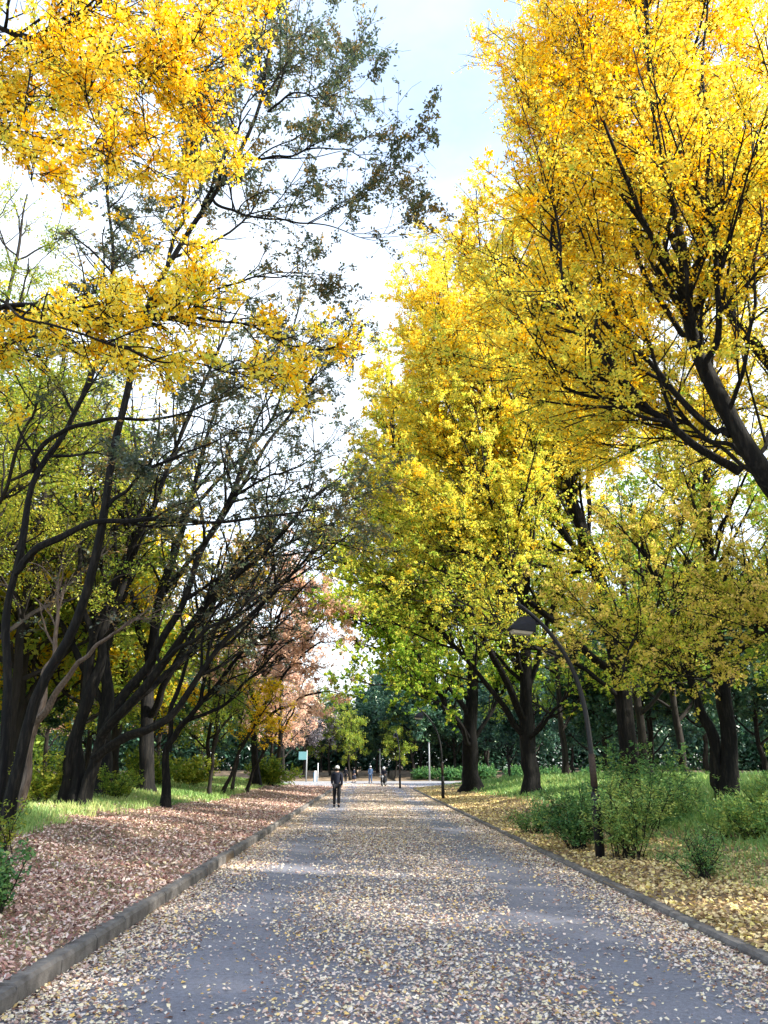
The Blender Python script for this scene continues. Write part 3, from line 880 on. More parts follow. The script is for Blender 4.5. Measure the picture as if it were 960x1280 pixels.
for x, y, sc in [(11.5, 1.5, 1.0), (10.5, -4, 1.0), (16, -2, 1.1), (14.5, 3.5, 1.0), (22, 3, 1.1), (30, 8, 1.1), (21, 15, 1.05), (16.5, 9, .95), (25, 11, 1.1), (30, 20, 1.15)]:  # unseen copies right of the frame, added to shade the near road
    copy_tree(gb, (x, y, gz(x, y)), x * 2.1 + y, sc)
fb = proto('woodland_tree', 'tall yellow-green tree close behind the dark trees at the left edge', 'broad', 19, 13, 5.0, .24, 67, (-11.8, 21), 'yellow-green trees close behind the left trees', leaf='lime', tint=(.25, 1.25),
           size=(.06, .11), lC=72, lB=44, LA=3.6, dA=2.0, dB=2.8, dC=3.2, LB=1.5, clump=1.0)
for x, y, sc in [(-17.5, 16, 1.0), (-20, 25, 1.1), (-13.6, 29, 1.05)]:
    copy_tree(fb, (x, y, gz(x, y)), x * 2.1 + y, sc)
for x, y, sc in [(-21, 34, 1.4), (-15, 33, 1.25)]:
    copy_tree(lb, (x, y, gz(x, y)), x * 2.1 + y, sc)
for x, y, sc in [(-24, 29, 1.35), (-14, 42, 1.3)]:
    copy_tree(yb, (x, y, gz(x, y)), x * 2.1 + y, sc)
for x, y, sc in [(17, 62, .9), (24, 60, 1.0), (31, 66, 1.1), (20, 78, 1.0), (40, 58, 1.0), (48, 74, 1.2), (13, 84, .8), (28, 84, 1.1)]:
    copy_tree(ev, (x, y, gz(x, y)), x * 2.1 + y, sc * .9, 'dark evergreen tree in the shade behind the right-hand ginkgos', 'evergreens behind the right ginkgos')
for x, y, sc in [(-27, 56, .9), (-18, 62, .7), (-36, 40, 1.0), (-30, 84, 1.0), (-21, 46, .65)]:
    copy_tree(ev, (x, y, gz(x, y)), x * 2.1 + y, sc * .9, 'dark evergreen tree among the wood behind the left verge', 'evergreens behind the left trees')

# ------------------------------------------------------------------ shrubs
def shrub(name, label, x, y, h, w, n_st, nl, size, leaf, seed, group=None, feather=False, tint=(0, 1)):
    rg = np.random.default_rng(seed)
    b = np.array([x, y, gz(x, y)])
    e = empty(name, b, label, 'shrub', group)
    wd = Wood()
    S = b + np.stack([rg.normal(0, w * .12, n_st), rg.normal(0, w * .12, n_st), np.full(n_st, -.03)], 1)
    D = np.stack([rg.normal(0, .5 * w / h, n_st), rg.normal(0, .5 * w / h, n_st), np.ones(n_st)], 1)
    L = h * rg.uniform(.6, 1.1, n_st)
    P = grow(S, D, L, 7, .10, .0, rg)
    wd.add(P, np.linspace(.012, .004, 7)[None].repeat(n_st, 0), 5)
    i, p, d, r, t = sample(P, np.full(P.shape[:2], .01), L, 16 if not feather else 12, .2, 1, rg, 3)
    DD = deflect(d, np.radians(rg.uniform(40, 80, len(i))), rg, .3)
    LB = max(h * .28, w * .25) * rg.uniform(.4, 1.2, len(i))
    PB = grow(p, DD, LB, 5, .12, -.12 if feather else .02, rg)
    wd.add(PB, np.linspace(.005, .002, 5)[None].repeat(len(PB), 0), 3)
    i, q, d, r, t = sample(PB, np.full(PB.shape[:2], .003), LB, nl * 1.5, .1, 1, rg, 2)
    q = q + rg.normal(0, .03 * (1 if not feather else .8), q.shape)
    V, f = leaves(q, rg.uniform(*size, len(q)), rg, OVAL, .8)
    sh = rg.normal(0, .15, len(PB))
    tv = np.clip(tint[0] + (tint[1] - tint[0]) * rg.random(len(q)) * .8 + sh[i] + .1, 0, 1)
    wd.build(M['bark_mid'], e, b, 'stem')
    mesh_np('foliage', V, [f], M[leaf], e, tint=tv, origin=b)
    return e


def at(x, y, Y):
    p = W(x, y, Y); return float(p[0]), Y


SH = 'green shrubs around the lamp post'
x, y = at(722, 1060, 17.3); shrub('shrub', 'dense dark green shrub just left of the lamp foot', x, y, 1.25, 1.2, 34, 55, (.04, .07), 'shrub', 71, SH, tint=(0, .7))
x, y = at(672, 1035, 21.5); shrub('shrub', 'low green shrub beside the verge, farther along than the lamp', x, y, .8, 1.3, 26, 45, (.04, .08), 'shrub', 77, SH, tint=(.1, .8))
x, y = at(790, 1085, 15.3); shrub('shrub', 'yellow-green shrub with bare lower stems just right of the lamp foot', x, y, 1.4, 1.15, 28, 46, (.04, .07), 'shrub', 72, SH, tint=(.35, 1))
x, y = at(800, 1030, 19.5); shrub('shrub', 'tall feathery shrub with drooping fronds rising behind the lamp post', x, y, 2.15, 2.0, 20, 34, (.05, .09), 'shrub', 73, SH, True, tint=(.05, .85))
x, y = at(880, 1112, 12.6); shrub('shrub', 'small sparse shrub in the yellow leaves, nearest the camera on the right', x, y, .8, .7, 22, 40, (.035, .06), 'shrub', 74, SH, tint=(.1, .8))
x, y = at(845, 1010, 22); shrub('shrub', 'leafy shrub in front of the forked ginkgo trunk', x, y, 1.1, 1.4, 24, 36, (.05, .08), 'shrub', 75, SH, tint=(.2, .9))
x, y = at(945, 1040, 16.5); shrub('shrub', 'wide light green shrub at the right edge', x, y, .9, 1.6, 34, 44, (.05, .09), 'shrub', 76, SH, tint=(.3, 1))
x, y = at(965, 1045, 18.5); shrub('shrub', 'light green shrub behind the wide one at the right edge', x, y, 1.1, 1.6, 30, 40, (.05, .09), 'shrub', 78, SH, tint=(.3, 1))
SL = 'shrubs left of the leaf bed'
x, y = at(-12, 1130, 9.3); shrub('shrub', 'dark green shrub cut by the left edge, on the leaf bed', x, y, .75, .5, 20, 60, (.05, .08), 'shrub', 81, SL, tint=(0, .6))
x, y = at(8, 1050, 14); shrub('shrub', 'thin pale-leaved shrub below the pale forked tree', x, y, .9, .6, 9, 20, (.05, .09), 'lime', 82, SL, tint=(.3, 1))
x, y = at(55, 985, 24); shrub('shrub', 'yellow-green shrub between the pale tree and the black one', x, y, 1.5, 1.3, 20, 24, (.08, .13), 'lime', 83, SL, tint=(.2, 1))
x, y = at(150, 985, 28); shrub('shrub', 'green shrub right of the black many-stemmed trunk', x, y, 1.2, 1.4, 20, 24, (.07, .12), 'lime', 84, SL, tint=(.0, .8))
x, y = at(340, 968, 55); shrub('shrub', 'rounded green shrub at the far end of the left verge', x, y, 1.8, 2.4, 34, 26, (.1, .16), 'lime', 85, SL, tint=(.1, .9))
x, y = at(190, 960, 42); shrub('shrub', 'green shrub deep in the wood behind the leaf bed', x, y, 1.8, 2.2, 30, 20, (.12, .18), 'lime', 86, SL, tint=(.0, .9))
x, y = at(240, 962, 46); shrub('shrub', 'lime shrub behind the saplings', x, y, 1.6, 2.2, 30, 20, (.12, .18), 'lime', 87, SL, tint=(.2, 1))
# shrubs beyond the junction
for k, (xx, yy) in enumerate([(9, 106), (13, 107), (17.5, 106), (22, 107.5), (27, 107), (33, 106.5), (5.5, 108)]):
    if k == 0:
        fs = shrub('shrub', 'low bright green shrub along the far side of the path junction', xx, yy, 1.5, 3.2, 44, 20, (.16, .26), 'shrub', 90, 'low shrubs beyond the junction', tint=(0, .5))
    else:
        copy_tree(fs, (xx, yy, gz(xx, yy)), xx, 1 + .12 * math.sin(xx * 3))

# ------------------------------------------------------------------ grass
def grass(name, label, X, Y, h, w, seed, tint=(0, 1)):
    rg = np.random.default_rng(seed)
    n = len(X)
    Z = ground_z(X, Y)
    a = rg.uniform(0, 2 * np.pi, n)
    side = np.stack([np.cos(a), np.sin(a), np.zeros(n)], 1)
    lean = rg.normal(0, .4, (n, 3)); lean[:, 2] = 0
    b = np.stack([X, Y, Z - .02], 1)
    w = w[:, None]; h = h[:, None]
    v0 = b - side * w; v1 = b + side * w
    mid = b + lean * h * .35 + np.array([0, 0, .6]) * h
    v2 = mid + side * w * .7; v3 = mid - side * w * .7
    tip = b + lean * h * 1.0 + np.array([0, 0, 1.0]) * h
    V = np.stack([v0, v1, v2, v3, tip], 1).reshape(-1, 3)
    i = np.arange(n)[:, None] * 5
    q = i + np.array([[0, 1, 2, 3]]); t = i + np.array([[3, 2, 4]])
    tv = np.clip(tint[0] + (tint[1] - tint[0]) * (.5 + .35 * noise2(X, Y, .6) + rg.normal(0, .18, n)), 0, 1)
    o = mesh_np(name, V, [q, t], M['grass'], tint=np.concatenate([tv, tv]))
    tag(o, label, 'grass', None, 'stuff')


def scatter(n, y0, y1, s0, s1, side, seed, near=1.0):
    """random points on a verge: s = distance from the road edge, denser near the camera"""
    rg = np.random.default_rng(seed)
    u = rg.random(n)
    Y = y0 * (y1 / y0) ** (u ** near)
    s = rg.uniform(s0, s1, n)
    X = np.where(side < 0, xl(Y) - s, xr(Y) + s)
    return X, Y, s, rg


X, Y, s, rg = scatter(90000, 12, 72, 2.2, 17, 1, 101)
dens = np.clip((s - 2.6) / 2.0, 0, 1) * np.clip(.65 + .6 * noise2(X, Y, .55), .1, 1)
k = rg.random(len(X)) < dens; X, Y, s = X[k], Y[k], s[k]
grass('grass', 'tall soft green grass under the ginkgos right of the road', X, Y, rg.uniform(.15, .45, len(X)) * np.clip(s / 6, .4, 1.3), .006 + .0007 * Y, 1, (0, .9))
X, Y, s, rg = scatter(40000, 6.5, 22, 1.4, 7, 1, 102)
k = rg.random(len(X)) < np.clip(.30 + .75 * noise2(X, Y, 1.1), 0, 1); X, Y, s = X[k], Y[k], s[k]
grass('grass', 'short bright grass tufts among yellow leaves on the near right verge', X, Y, rg.uniform(.05, .16, len(X)), np.full(len(X), .006), 2, (.2, 1))
X, Y, s, rg = scatter(260000, 11, 72, 4.0, 20, -1, 103)
edge = 3.9 + .8 * noise2(X, Y, .3) - 1.6 * np.clip((Y - 20) / 18, 0, 1)
k = rg.random(len(X)) < np.clip((s - edge + .9 * noise2(X + 5, Y, 1.7)) / 1.3, 0, 1) * np.clip(.7 + .5 * noise2(X, Y, .5), .15, 1); X, Y, s = X[k], Y[k], s[k]
grass('grass', 'pale green grass and weeds around the dark trunks left of the road', X, Y, rg.uniform(.05, .30, len(X)) * (.75 + .4 * noise2(X, Y, .8)), .004 + .0005 * Y, 3, (.2, 1.1))
X, Y, s, rg = scatter(14000, 6, 26, .5, 6, -1, 104)
k = rg.random(len(X)) < np.clip(noise2(X, Y, 1.0) - .1, 0, 1) * 1.5; X, Y, s = X[k], Y[k], s[k]
grass('grass', 'scattered green blades poking through the brown leaf bed', X, Y, rg.uniform(.03, .09, len(X)), np.full(len(X), .005), 4, (.1, .9))

# ------------------------------------------------------------------ fallen leaves
def litter(name, label, X, Y, Z, size, mat, rg, flat=.28, shape=FANQ, bias=0):
    C = np.stack([X, Y, Z], 1)
    V, q = leaves(C, size, rg, shape, flat=flat)
    tv = np.clip(rg.random(len(X)) + bias, 0, 1)
    tag(mesh_np(name, V, [q], mat, tint=tv), label, 'leaves', None, 'stuff')


rg = np.random.default_rng(120)
n = 820000
Y = 4.6 * (90 / 4.6) ** rg.random(n); u = rg.random(n)
X = xl(Y) + (xr(Y) - xl(Y)) * u
e = np.minimum(u, 1 - u) * 6.2
band = .46 - .46 * np.exp(-((u - .20) / .10) ** 2) - .46 * np.exp(-((u - .80) / .09) ** 2)
band += .8 * np.exp(-np.where(u < .5, u, 1 - u) * 6.2 / .32) + .10 * np.exp(-((u - .5) / .16) ** 2)
band += .22 * noise2(X, Y * .45, .9) + .16 * noise2(X + 3, Y, 2.3)
band *= np.interp(Y, [4, 10, 25, 90], [.8, .9, 1, 1])
k = rg.random(n) < np.clip(band, .04, 1) * np.interp(Y, [4, 16, 40, 90], [.42, .50, .65, .8])
k &= verge_sd(X, Y) < -.0
X, Y = X[k], Y[k]
litter('fallen_leaves', 'cream and yellow ginkgo leaves scattered over the asphalt road', X, Y, .008 + rg.random(len(X)) * .016,
       rg.gamma(12, .040 / 12, len(X)) * np.interp(Y, [5, 15, 60, 90], [.78, .9, 1.4, 1.8]), M['litter_road'], rg, .35)
n = 230000
X, Y, s, rg = scatter(n, 5.0, 74, .12, 9.5, -1, 121)
k = (verge_sd(X, Y) > .1) & (rg.random(n) < np.interp(s + 1.6 * np.clip((Y - 20) / 18, 0, 1), [0, 3.8, 5.2, 9.5], [1, 1, .35, .12]) * np.clip(.80 + .4 * noise2(X, Y, 1.3) + .2 * noise2(X + 9, Y, 3.1), .15, 1))
X, Y = X[k], Y[k]
litter('fallen_leaves', 'pinkish brown dry leaves covering the left verge', X, Y, ground_z(X, Y) + rg.random(len(X)) * .035 + .004,
       rg.gamma(10, .062 / 10, len(X)) * np.interp(Y, [5, 15, 60], [.75, .95, 1.5]), M['litter_brown'], rg, .55, OVAL, 0)
n = 120000
X, Y, s, rg = scatter(n, 5.5, 74, .12, 7.5, 1, 122)
k = (verge_sd(X, Y) > .1) & (rg.random(n) < np.interp(s, [0, 2.2, 4, 7.5], [1, .95, .5, .2]) * np.clip(.8 + .45 * noise2(X, Y, 1.2), .15, 1))
X, Y = X[k], Y[k]
litter('fallen_leaves', 'yellow ginkgo leaves lying on the right verge', X, Y, ground_z(X, Y) + rg.random(len(X)) * .03 + .004,
       rg.uniform(.045, .085, len(X)) * np.interp(Y, [5, 15, 60], [.8, 1, 1.6]), M['litter_yellow'], rg, .5)
rg = np.random.default_rng(123)
n = 9000
X = rg.uniform(-14, 14, n); Y = rg.uniform(70, 92, n)
k = (rg.random(n) < np.clip(.5 + .6 * noise2(X, Y, .5), 0, 1) * np.interp(Y, [70, 76, 92], [1, .7, .15])) & (verge_sd(X, Y) < 0)
X, Y = X[k], Y[k]
litter('fallen_leaves', 'thin scatter of reddish leaves on the pale path junction', X, Y, np.full(len(X), .014), rg.uniform(.08, .14, len(X)), M['litter_brown'], rg)

# ------------------------------------------------------------------ street lamps
def lamp(loc, rz, label):
    e = empty('street_lamp', loc, label, 'street lamp', 'curved park lamps along the right verge', rz)
    path = spline([(0, 0, 1.15), (-.01, 0, 1.7), (-.05, 0, 2.5), (-.16, 0, 3.15), (-.38, 0, 3.72), (-.70, 0, 4.20), (-1.06, 0, 4.56), (-1.32, 0, 4.76)], 26)
    bm = bmesh.new(); add_tube(bm, path, list(np.linspace(.054, .036, 26)), 14); bm_obj('pole', bm, M['steel'], e, True)
    bm = bmesh.new(); add_tube(bm, [(0, 0, -.1), (0, 0, 1.10), (0, 0, 1.16)], [.088, .085, .062], 16); bm_obj('base_sleeve', bm, M['steel'], e, True)
    bm = bmesh.new(); add_tube(bm, [(-.004, 0, 1.25), (-.012, 0, 1.85)], [.066, .062], 14); bm_obj('wrap', bm, M['steel_brown'], e, True)
    bm = bmesh.new(); add_box(bm, (0, -.088, .75), (.10, .02, .26), 0, .004); bm_obj('access_panel', bm, M['steel'], e)
    bm = bmesh.new(); add_tube(bm, [(-.84, 0, 4.36), (-.96, 0, 4.36), (-1.06, 0, 4.38)], .028, 10); bm_obj('bracket', bm, M['steel'], e, True)
    # shade: a hipped hood, high at the bracket and low at the road end
    bm = bmesh.new()
    lo = [bm.verts.new(p) for p in [(-1.014, -0.164, 4.167), (-1.014, 0.164, 4.167), (-1.523, 0.164, 4.216), (-1.523, -0.164, 4.216)]]
    mi = [bm.verts.new(p) for p in [(-1.006, -0.164, 4.380), (-1.006, 0.164, 4.380), (-1.531, 0.164, 4.257), (-1.531, -0.164, 4.257)]]
    hi = [bm.verts.new(p) for p in [(-1.096, -0.074, 4.503), (-1.096, 0.074, 4.503), (-1.293, 0.074, 4.487), (-1.293, -0.074, 4.487)]]
    for a, b in ((lo, mi), (mi, hi)):
        for k in range(4): bm.faces.new((a[k], a[(k + 1) % 4], b[(k + 1) % 4], b[k]))
    bm.faces.new(hi); bm.faces.new(lo[::-1])
    bmesh.ops.bevel(bm, geom=bm.edges[:], offset=.012, segments=2, affect='EDGES')
    bm_obj('lamp_shade', bm, M['steel_blue'], e)
    bm = bmesh.new()
    lo = [bm.verts.new(p) for p in [(-1.055, -0.135, 4.179), (-1.055, 0.135, 4.179), (-1.490, 0.135, 4.224), (-1.490, -0.135, 4.224)]]
    bo = [bm.verts.new(p) for p in [(-1.096, -0.098, 4.122), (-1.096, 0.098, 4.122), (-1.441, 0.098, 4.150), (-1.441, -0.098, 4.150)]]
    for k in range(4): bm.faces.new((lo[k], lo[(k + 1) % 4], bo[(k + 1) % 4], bo[k]))
    bm.faces.new(bo); bm.faces.new(lo)
    bm_obj('diffuser', bm, M['diffuser'], e)
    return e


p = W(751, 1078, 15.6); L1 = lamp((p[0], 15.6, gz(p[0], 15.6)), .12, 'curved black street lamp with a hooded head, nearest, among green shrubs')
p = W(554, 1001, 44); l2 = copy_tree(L1, (p[0], 44, gz(p[0], 44)), .05, 1.0, 'curved black street lamp standing in leaves in front of the ginkgo trunks down the road')
p = W(500, 984, 68); l3 = copy_tree(L1, (p[0], 68, 0.0), -1.3, 1.0, 'small distant street lamp at the road end beside the scooter')

# ------------------------------------------------------------------ poles and sign
def thin_pole(x, y, h, r, label):
    z = gz(x, y)
    e = empty('pole', (x, y, z), label, 'pole', 'grey poles beyond the junction')
    bm = bmesh.new(); add_tube(bm, [(0, 0, -.2), (0, 0, h * .6), (0, 0, h)], [r * 1.1, r, r * .85], 10); bm_obj('shaft', bm, M['grey_metal'], e, True)
    bm = bmesh.new(); add_tube(bm, [(0, 0, h), (0, 0, h + .05), (0, 0, h + .12)], [r * 1.25, r * 1.25, r * .4], 10); bm_obj('cap', bm, M['grey_metal'], e, True)
    bm = bmesh.new(); add_tube(bm, [(0, 0, 0.0), (0, 0, .06)], [r * 2.2, r * 2.0], 10); bm_obj('collar', bm, M['grey_metal'], e, True)


p = W(537, 976, 105); thin_pole(p[0], 105, 4.6, .10, 'tall grey pole among the shrubs beyond the junction')
p = W(475, 966, 112); thin_pole(p[0], 112, 3.6, .10, 'shorter grey pole in front of the evergreens at the road end')


def sign():
    p = W(379, 977, 100); x, y = float(p[0]), 100
    e = empty('sign_post', (x, y, 0.0), 'teal sign board on a grey post by the path junction', 'sign')
    bm = bmesh.new(); add_tube(bm, [(.35, 0, -.2), (.35, 0, 3.7)], .08, 10); bm_obj('post', bm, M['grey_metal'], e, True)
    bm = bmesh.new(); add_box(bm, (-.15, -.06, 3.05), (1.0, .06, .95), 0, .015); bm_obj('board', bm, M['sign_teal'], e)
    for zz in (2.75, 3.35):
        bm = bmesh.new(); add_box(bm, (.26, -.012, zz), (.3, .03, .05)); bm_obj('clamp', bm, M['grey_metal'], e)
    p = W(394, 976, 100); x = float(p[0])
    e = empty('marker_post', (x, y, 0.0), 'short white and blue marker panel beside a thin post, right of the teal sign', 'marker post')
    bm = bmesh.new(); add_box(bm, (0, 0, .65), (.26, .1, 1.3), 0, .02); bm_obj('panel', bm, M['white'], e)
    bm = bmesh.new(); add_box(bm, (-.17, .02, .55), (.09, .12, 1.1), 0, .01); add_box(bm, (.17, .02, .3), (.09, .12, .6), 0, .01); bm_obj('frame', bm, M['blue'], e)
    bm = bmesh.new(); add_tube(bm, [(.3, .05, -.1), (.3, .05, 2.2)], .05, 10); bm_obj('post', bm, M['white'], e, True)


sign()

# ------------------------------------------------------------------ people
def skin_mesh(name, verts, edges, radii, mat, parent, sub=1):
    me = bpy.data.meshes.new(name + '_raw')
    me.from_pydata(verts, edges, [])
    me.update()
    o = bpy.data.objects.new(name, me); COL.objects.link(o)
    m = o.modifiers.new('s', 'SKIN'); m.use_smooth_shade = True
    for i, v in enumerate(me.skin_vertices[0].data):
        v.radius = radii[i]; v.use_root = (i == 0)
    if sub:
        s = o.modifiers.new('d', 'SUBSURF'); s.levels = s.render_levels = sub
    dg = bpy.context.evaluated_depsgraph_get()
    m2 = bpy.data.meshes.new_from_object(o.evaluated_get(dg))
    COL.objects.unlink(o); bpy.data.objects.remove(o)
    m2.materials.clear(); m2.materials.append(mat)
    o2 = bpy.data.objects.new(name, m2)
    return link(o2, parent)


def lathe(bm, prof, c, seg=14, sy=1.0, tilt=0):
    rings = []
    for r, z in prof:
        rings.append([bm.verts.new((c[0] + r * math.cos(a), c[1] + r * sy * math.sin(a) + z * tilt, c[2] + z)) for a in [2 * math.pi * k / seg for k in range(seg)]])
    for a, b in zip(rings, rings[1:]):
        for k in range(seg): bm.faces.new((a[k], a[(k + 1) % seg], b[(k + 1) % seg], b[k]))
    bm.faces.new(rings[0][::-1]); bm.faces.new(rings[-1])


def person(x, y, z, rz, label, top, trousers, head='hair', stride=.2, armL=(0, 0), armR=(0, 0), height=1.7, seated=False, skirt=False, group=None):
    """faces +Y before rotation; thing > body (one continuous skin surface), clothes and hair as children"""
    s = height / 1.70
    e = empty('person', (x, y, z), label, 'person', group, rz)
    e.scale = (s, s, s)
    hip = .88; k = stride
    if seated:
        legs = [[(-.10, 0, hip), (-.15, .40, .80), (-.16, .42, .42), (-.16, .52, .38)], [(.10, 0, hip), (.15, .40, .80), (.16, .42, .42), (.16, .52, .38)]]
    else:
        legs = [[(-.095, 0, hip), (-.10, k * .62, .49), (-.10, k * .75, .09), (-.115, k * .75 + .15, .04)],
                [(.095, 0, hip), (.10, -k * .18, .48), (.10, -k * 1.15, .12), (.115, -k * 1.15 + .12, .04)]]
    arms = [[(-.19, 0, 1.38), (-.225, -.03 + armL[0] * .4, 1.12), (-.215, .05 + armL[0], .87 + armL[1]), (-.205, .08 + armL[0] * 1.1, .77 + armL[1] * 1.3)],
            [(.19, 0, 1.38), (.225, -.03 + armR[0] * .4, 1.12), (.215, .05 + armR[0], .87 + armR[1]), (.205, .08 + armR[0] * 1.1, .77 + armR[1] * 1.3)]]
    V = [(0, 0, hip + .04), (0, 0, 1.08), (0, -.01, 1.30), (0, 0, 1.42), (0, .015, 1.52), (0, .02, 1.60), (0, .015, 1.66)]
    Rr = [(.15, .11), (.135, .10), (.165, .115), (.10, .075), (.05, .05), (.078, .095), (.06, .075)]
    E = [(i, i + 1) for i in range(6)]
    for lg in legs:
        b = len(V); V += lg; E += [(0, b)] + [(b + i, b + i + 1) for i in range(3)]; Rr += [(.095, .10), (.062, .065), (.042, .045), (.045, .032)]
    for ar in arms:
        b = len(V); V += ar; E += [(3, b)] + [(b + i, b + i + 1) for i in range(3)]; Rr += [(.062, .062), (.045, .045), (.034, .034), (.04, .025)]
    skin_mesh('body', V, E, Rr, M['skin'], e)
    # jacket: torso and sleeves
    V = [(0, 0, hip - .02), (0, 0, 1.08), (0, -.01, 1.30), (0, 0, 1.43)]
    Rr = [(.175, .13), (.165, .125), (.19, .14), (.12, .095)]
    E = [(0, 1), (1, 2), (2, 3)]
    for ar in arms:
        b = len(V); V += ar[:3]; E += [(3, b), (b, b + 1), (b + 1, b + 2)]; Rr += [(.082, .082), (.066, .066), (.052, .052)]
    skin_mesh('jacket', V, E, Rr, M[top], e)
    V = [(0, 0, hip + .02)]; Rr = [(.155, .12)]; E = []
    for lg in legs:
        b = len(V); V += lg[:3]; E += [(0, b), (b, b + 1), (b + 1, b + 2)]; Rr += [(.112, .115), (.082, .085), (.066, .07)]
    skin_mesh('trousers', V, E, Rr, M[trousers], e)
    if skirt:
        bm = bmesh.new(); lathe(bm, [(.27, .42), (.25, .55), (.18, .92)], (0, 0, 0)); bm_obj('skirt', bm, M[top], e, True)
    for lg in legs:
        a, b = Vector(lg[2]), Vector(lg[3])
        bm = bmesh.new(); add_tube(bm, [a + Vector((0, -.07, -.045)), a + Vector((0, .0, -.04)), b + Vector((0, .02, .0)), b + Vector((0, .08, -.005))], [.045, .055, .045, .03], 10)
        bm_obj('shoe', bm, M['black_cloth'], e, True)
    if head == 'cap':
        bm = bmesh.new(); lathe(bm, [(.100, .0), (.106, .04), (.096, .09), (.055, .13), (.01, .138)], (0, .01, 1.605), sy=1.12)
        add_box(bm, (0, .15, 1.63), (.15, .12, .012), 0, .004)
        bm_obj('cap', bm, M['white_cloth'], e, True)
        bm = bmesh.new(); lathe(bm, [(.075, -.09), (.090, -.04), (.094, .02), (.08, .03)], (0, -.004, 1.61), sy=1.1); bm_obj('hair', bm, M['hair'], e, True)
    elif head == 'helmet':
        bm = bmesh.new(); lathe(bm, [(.10, -.06), (.135, 0), (.14, .08), (.11, .15), (.05, .19), (.01, .195)], (0, .01, 1.58), sy=1.15); bm_obj('helmet', bm, M['white'], e, True)
    else:
        bm = bmesh.new(); lathe(bm, [(.07, -.11), (.088, -.05), (.098, .03), (.088, .09), (.05, .125), (.01, .13)], (0, -.008, 1.61), sy=1.12); bm_obj('hair', bm, M['hair'], e, True)
    return e


p = W(420.5, 1010, 36.6)
pw = person(float(p[0]), 36.6, 0.012, .03, 'walker in black with a white cap, back to us, on the left of the road', 'navy_cloth', 'black_cloth', 'cap', .25, (.10, .10), (-.06, .02), 1.72)
p = W(432, 977, 96); person(float(p[0]), 96, .006, 2.9, 'distant person in black standing just right of the white-capped walker', 'black_cloth', 'black_cloth', 'hair', .1, height=1.68)
p = W(442.5, 978, 94); person(float(p[0]), 94, .006, 1.4, 'distant person in a dark knee-length skirt crossing the junction', 'navy_cloth', 'skin', 'hair', .14, height=1.66, skirt=True)
p = W(463, 978.5, 93); person(float(p[0]), 93, .006, .3, 'distant person in blue with a white cap at the road end', 'blue_cloth', 'blue_cloth', 'cap', .12, height=1.80)

# scooter and rider
p = W(480, 984, 76)
sx, sy = float(p[0]), 76.0
RZ = math.pi - .25
rider = person(sx, sy, .0, RZ, 'scooter rider in a white helmet and dark jacket coming toward us', 'navy_cloth', 'black_cloth', 'helmet', 0, (.34, .22), (.34, .22), 1.68, seated=True)


def scooter(x, y, rz):
    e = empty('motor_scooter', (x, y, 0.004), 'black motor scooter under the white-helmeted rider at the road end', 'scooter', None, rz)
    for yy in (-.52, .68):
        bm = bmesh.new()
        ring = [(0, yy + .20 * math.cos(a), .25 + .20 * math.sin(a)) for a in np.linspace(0, 2 * math.pi, 22)]
        add_tube(bm, ring, .055, 8, False)
        w = bm_obj('wheel', bm, M['rubber'], e, True)
        bm = bmesh.new(); add_tube(bm, [(-.04, yy, .25), (.04, yy, .25)], .15, 14); bm_obj('rim', bm, M['grey_metal'], w, True)
    bm = bmesh.new(); add_box(bm, (0, -.32, .55), (.30, .74, .34), 0, .08); add_box(bm, (0, .15, .32), (.30, .42, .10), 0, .03); bm_obj('body', bm, M['steel'], e, True)
    bm = bmesh.new(); add_box(bm, (0, -.28, .775), (.26, .70, .10), 0, .04); bm_obj('seat', bm, M['rubber'], e, True)
    bm = bmesh.new(); add_box(bm, (0, .47, .66), (.42, .10, .62), 0, .045); bm_obj('front_shield', bm, M['steel'], e, True)
    bm = bmesh.new(); add_tube(bm, [(0, .68, .25), (0, .56, .7), (0, .47, 1.0)], .035, 8); bm_obj('fork', bm, M['grey_metal'], e, True)
    bm = bmesh.new(); add_tube(bm, [(-.34, .36, 1.04), (-.12, .46, 1.02), (.12, .46, 1.02), (.34, .36, 1.04)], .02, 8); bm_obj('handlebar', bm, M['rubber'], e, True)
    bm = bmesh.new(); lathe(bm, [(.09, -.02), (.095, .02), (.07, .05)], (0, 0, 0), 14); 
    bmesh.ops.rotate(bm, verts=bm.verts[:], cent=(0, 0, 0), matrix=__import__('mathutils').Matrix.Rotation(-math.pi / 2, 3, 'X'))
    bmesh.ops.translate(bm, verts=bm.verts[:], vec=(0, .54, .86)); bm_obj('headlight', bm, M['white'], e, True)
    for sgn in (-1, 1):
        bm = bmesh.new()
        add_tube(bm, [(sgn * .26, .42, 1.03), (sgn * .32, .42, 1.21)], .008, 6)
        add_box(bm, (sgn * .34, .41, 1.24), (.13, .02, .09), 0, .008)
        bm_obj('mirror', bm, M['steel'], e)
    bm = bmesh.new(); add_box(bm, (0, .68, .52), (.11, .34, .03), 0, .01); bm_obj('mudguard', bm, M['steel'], e)


scooter(sx, sy, RZ)

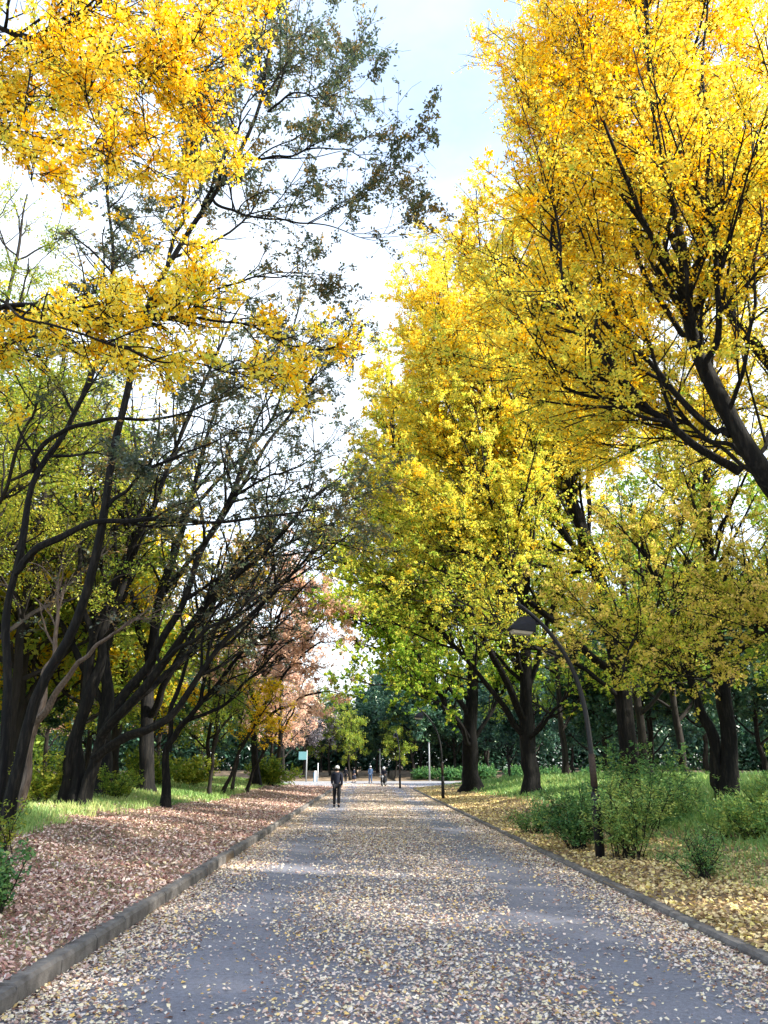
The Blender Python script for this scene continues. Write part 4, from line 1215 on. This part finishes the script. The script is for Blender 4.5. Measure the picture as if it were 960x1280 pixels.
# ------------------------------------------------------------------ sky, sun, camera
SUN_EL, SUN_AZ = R_(34), R_(106)          # azimuth measured from +Y towards +X
world = bpy.data.worlds.new('World'); scene.world = world
world.use_nodes = True
nt = world.node_tree
for n_ in list(nt.nodes): nt.nodes.remove(n_)
out = nt.nodes.new('ShaderNodeOutputWorld')
bg = nt.nodes.new('ShaderNodeBackground'); bg.inputs['Strength'].default_value = .15
sky = nt.nodes.new('ShaderNodeTexSky'); sky.sky_type = 'NISHITA'; sky.sun_disc = False
sky.sun_elevation = SUN_EL; sky.sun_rotation = SUN_AZ
sky.air_density = 1.0; sky.dust_density = 1.2; sky.ozone_density = 1.0
tc = nt.nodes.new('ShaderNodeTexCoord')
mp = nt.nodes.new('ShaderNodeMapping'); mp.inputs['Scale'].default_value = (1, 1, 2.2)
nt.links.new(tc.outputs['Generated'], mp.inputs[0])
cn = N(nt, 'ShaderNodeTexNoise', Scale=1.6, Detail=7, Roughness=.55)
nt.links.new(mp.outputs[0], cn.inputs['Vector'])
cr = ramp(nt, [(.25, (0, 0, 0)), (.5, (1, 1, 1))])
nt.links.new(cn.outputs[0], cr.inputs[0])
cm = N(nt, 'ShaderNodeMixRGB'); cm.inputs[2].default_value = (2.75, 2.95, 3.1, 1)
mul = N(nt, 'ShaderNodeMath', operation='MULTIPLY'); mul.inputs[1].default_value = .75
nt.links.new(cr.outputs[0], mul.inputs[0])
sx_ = nt.nodes.new('ShaderNodeSeparateXYZ'); nt.links.new(tc.outputs['Generated'], sx_.inputs[0])
mr = nt.nodes.new('ShaderNodeMapRange'); mr.interpolation_type = 'SMOOTHSTEP'
mr.inputs['From Min'].default_value = .52; mr.inputs['From Max'].default_value = .80
mr.inputs['To Min'].default_value = 1.0; mr.inputs['To Max'].default_value = .5
nt.links.new(sx_.outputs['Z'], mr.inputs['Value'])
m5 = N(nt, 'ShaderNodeMath', operation='MULTIPLY')
nt.links.new(mul.outputs[0], m5.inputs[0]); nt.links.new(mr.outputs[0], m5.inputs[1])
nt.links.new(m5.outputs[0], cm.inputs[0])
nt.links.new(sky.outputs[0], cm.inputs[1])
nt.links.new(cm.outputs[0], bg.inputs['Color'])
nt.links.new(bg.outputs[0], out.inputs['Surface'])

sl = bpy.data.lights.new('sun', 'SUN'); sl.energy = 3.0; sl.angle = R_(1.2); sl.color = (1, .93, .80)
so = bpy.data.objects.new('sun', sl); COL.objects.link(so)
dirv = Vector((math.sin(SUN_AZ) * math.cos(SUN_EL), math.cos(SUN_AZ) * math.cos(SUN_EL), math.sin(SUN_EL)))
so.rotation_euler = (-dirv).to_track_quat('-Z', 'Y').to_euler()

cam = bpy.data.cameras.new('camera')
cam.sensor_fit = 'VERTICAL'; cam.sensor_height = 36; cam.lens = 36 * F / 1280
cam.clip_start = .1; cam.clip_end = 3000
co = bpy.data.objects.new('camera', cam); COL.objects.link(co)
co.location = (0, 0, CAMH); co.rotation_euler = (math.pi / 2 + math.atan(TAN), 0, 0)
scene.camera = co

scene.view_settings.view_transform = 'Standard'
scene.view_settings.look = 'None'
scene.view_settings.exposure = 2.1
scene.view_settings.gamma = 1
scene.cycles.max_bounces = 5
scene.cycles.diffuse_bounces = 3
scene.cycles.transmission_bounces = 3
scene.cycles.glossy_bounces = 2
scene.cycles.use_denoising = True
scene.cycles.use_adaptive_sampling = True
print('LEAVES', sum(s[1] for s in STAT), 'WOODVERTS', sum(s[2] for s in STAT))
for s_ in STAT: print('   ', s_)
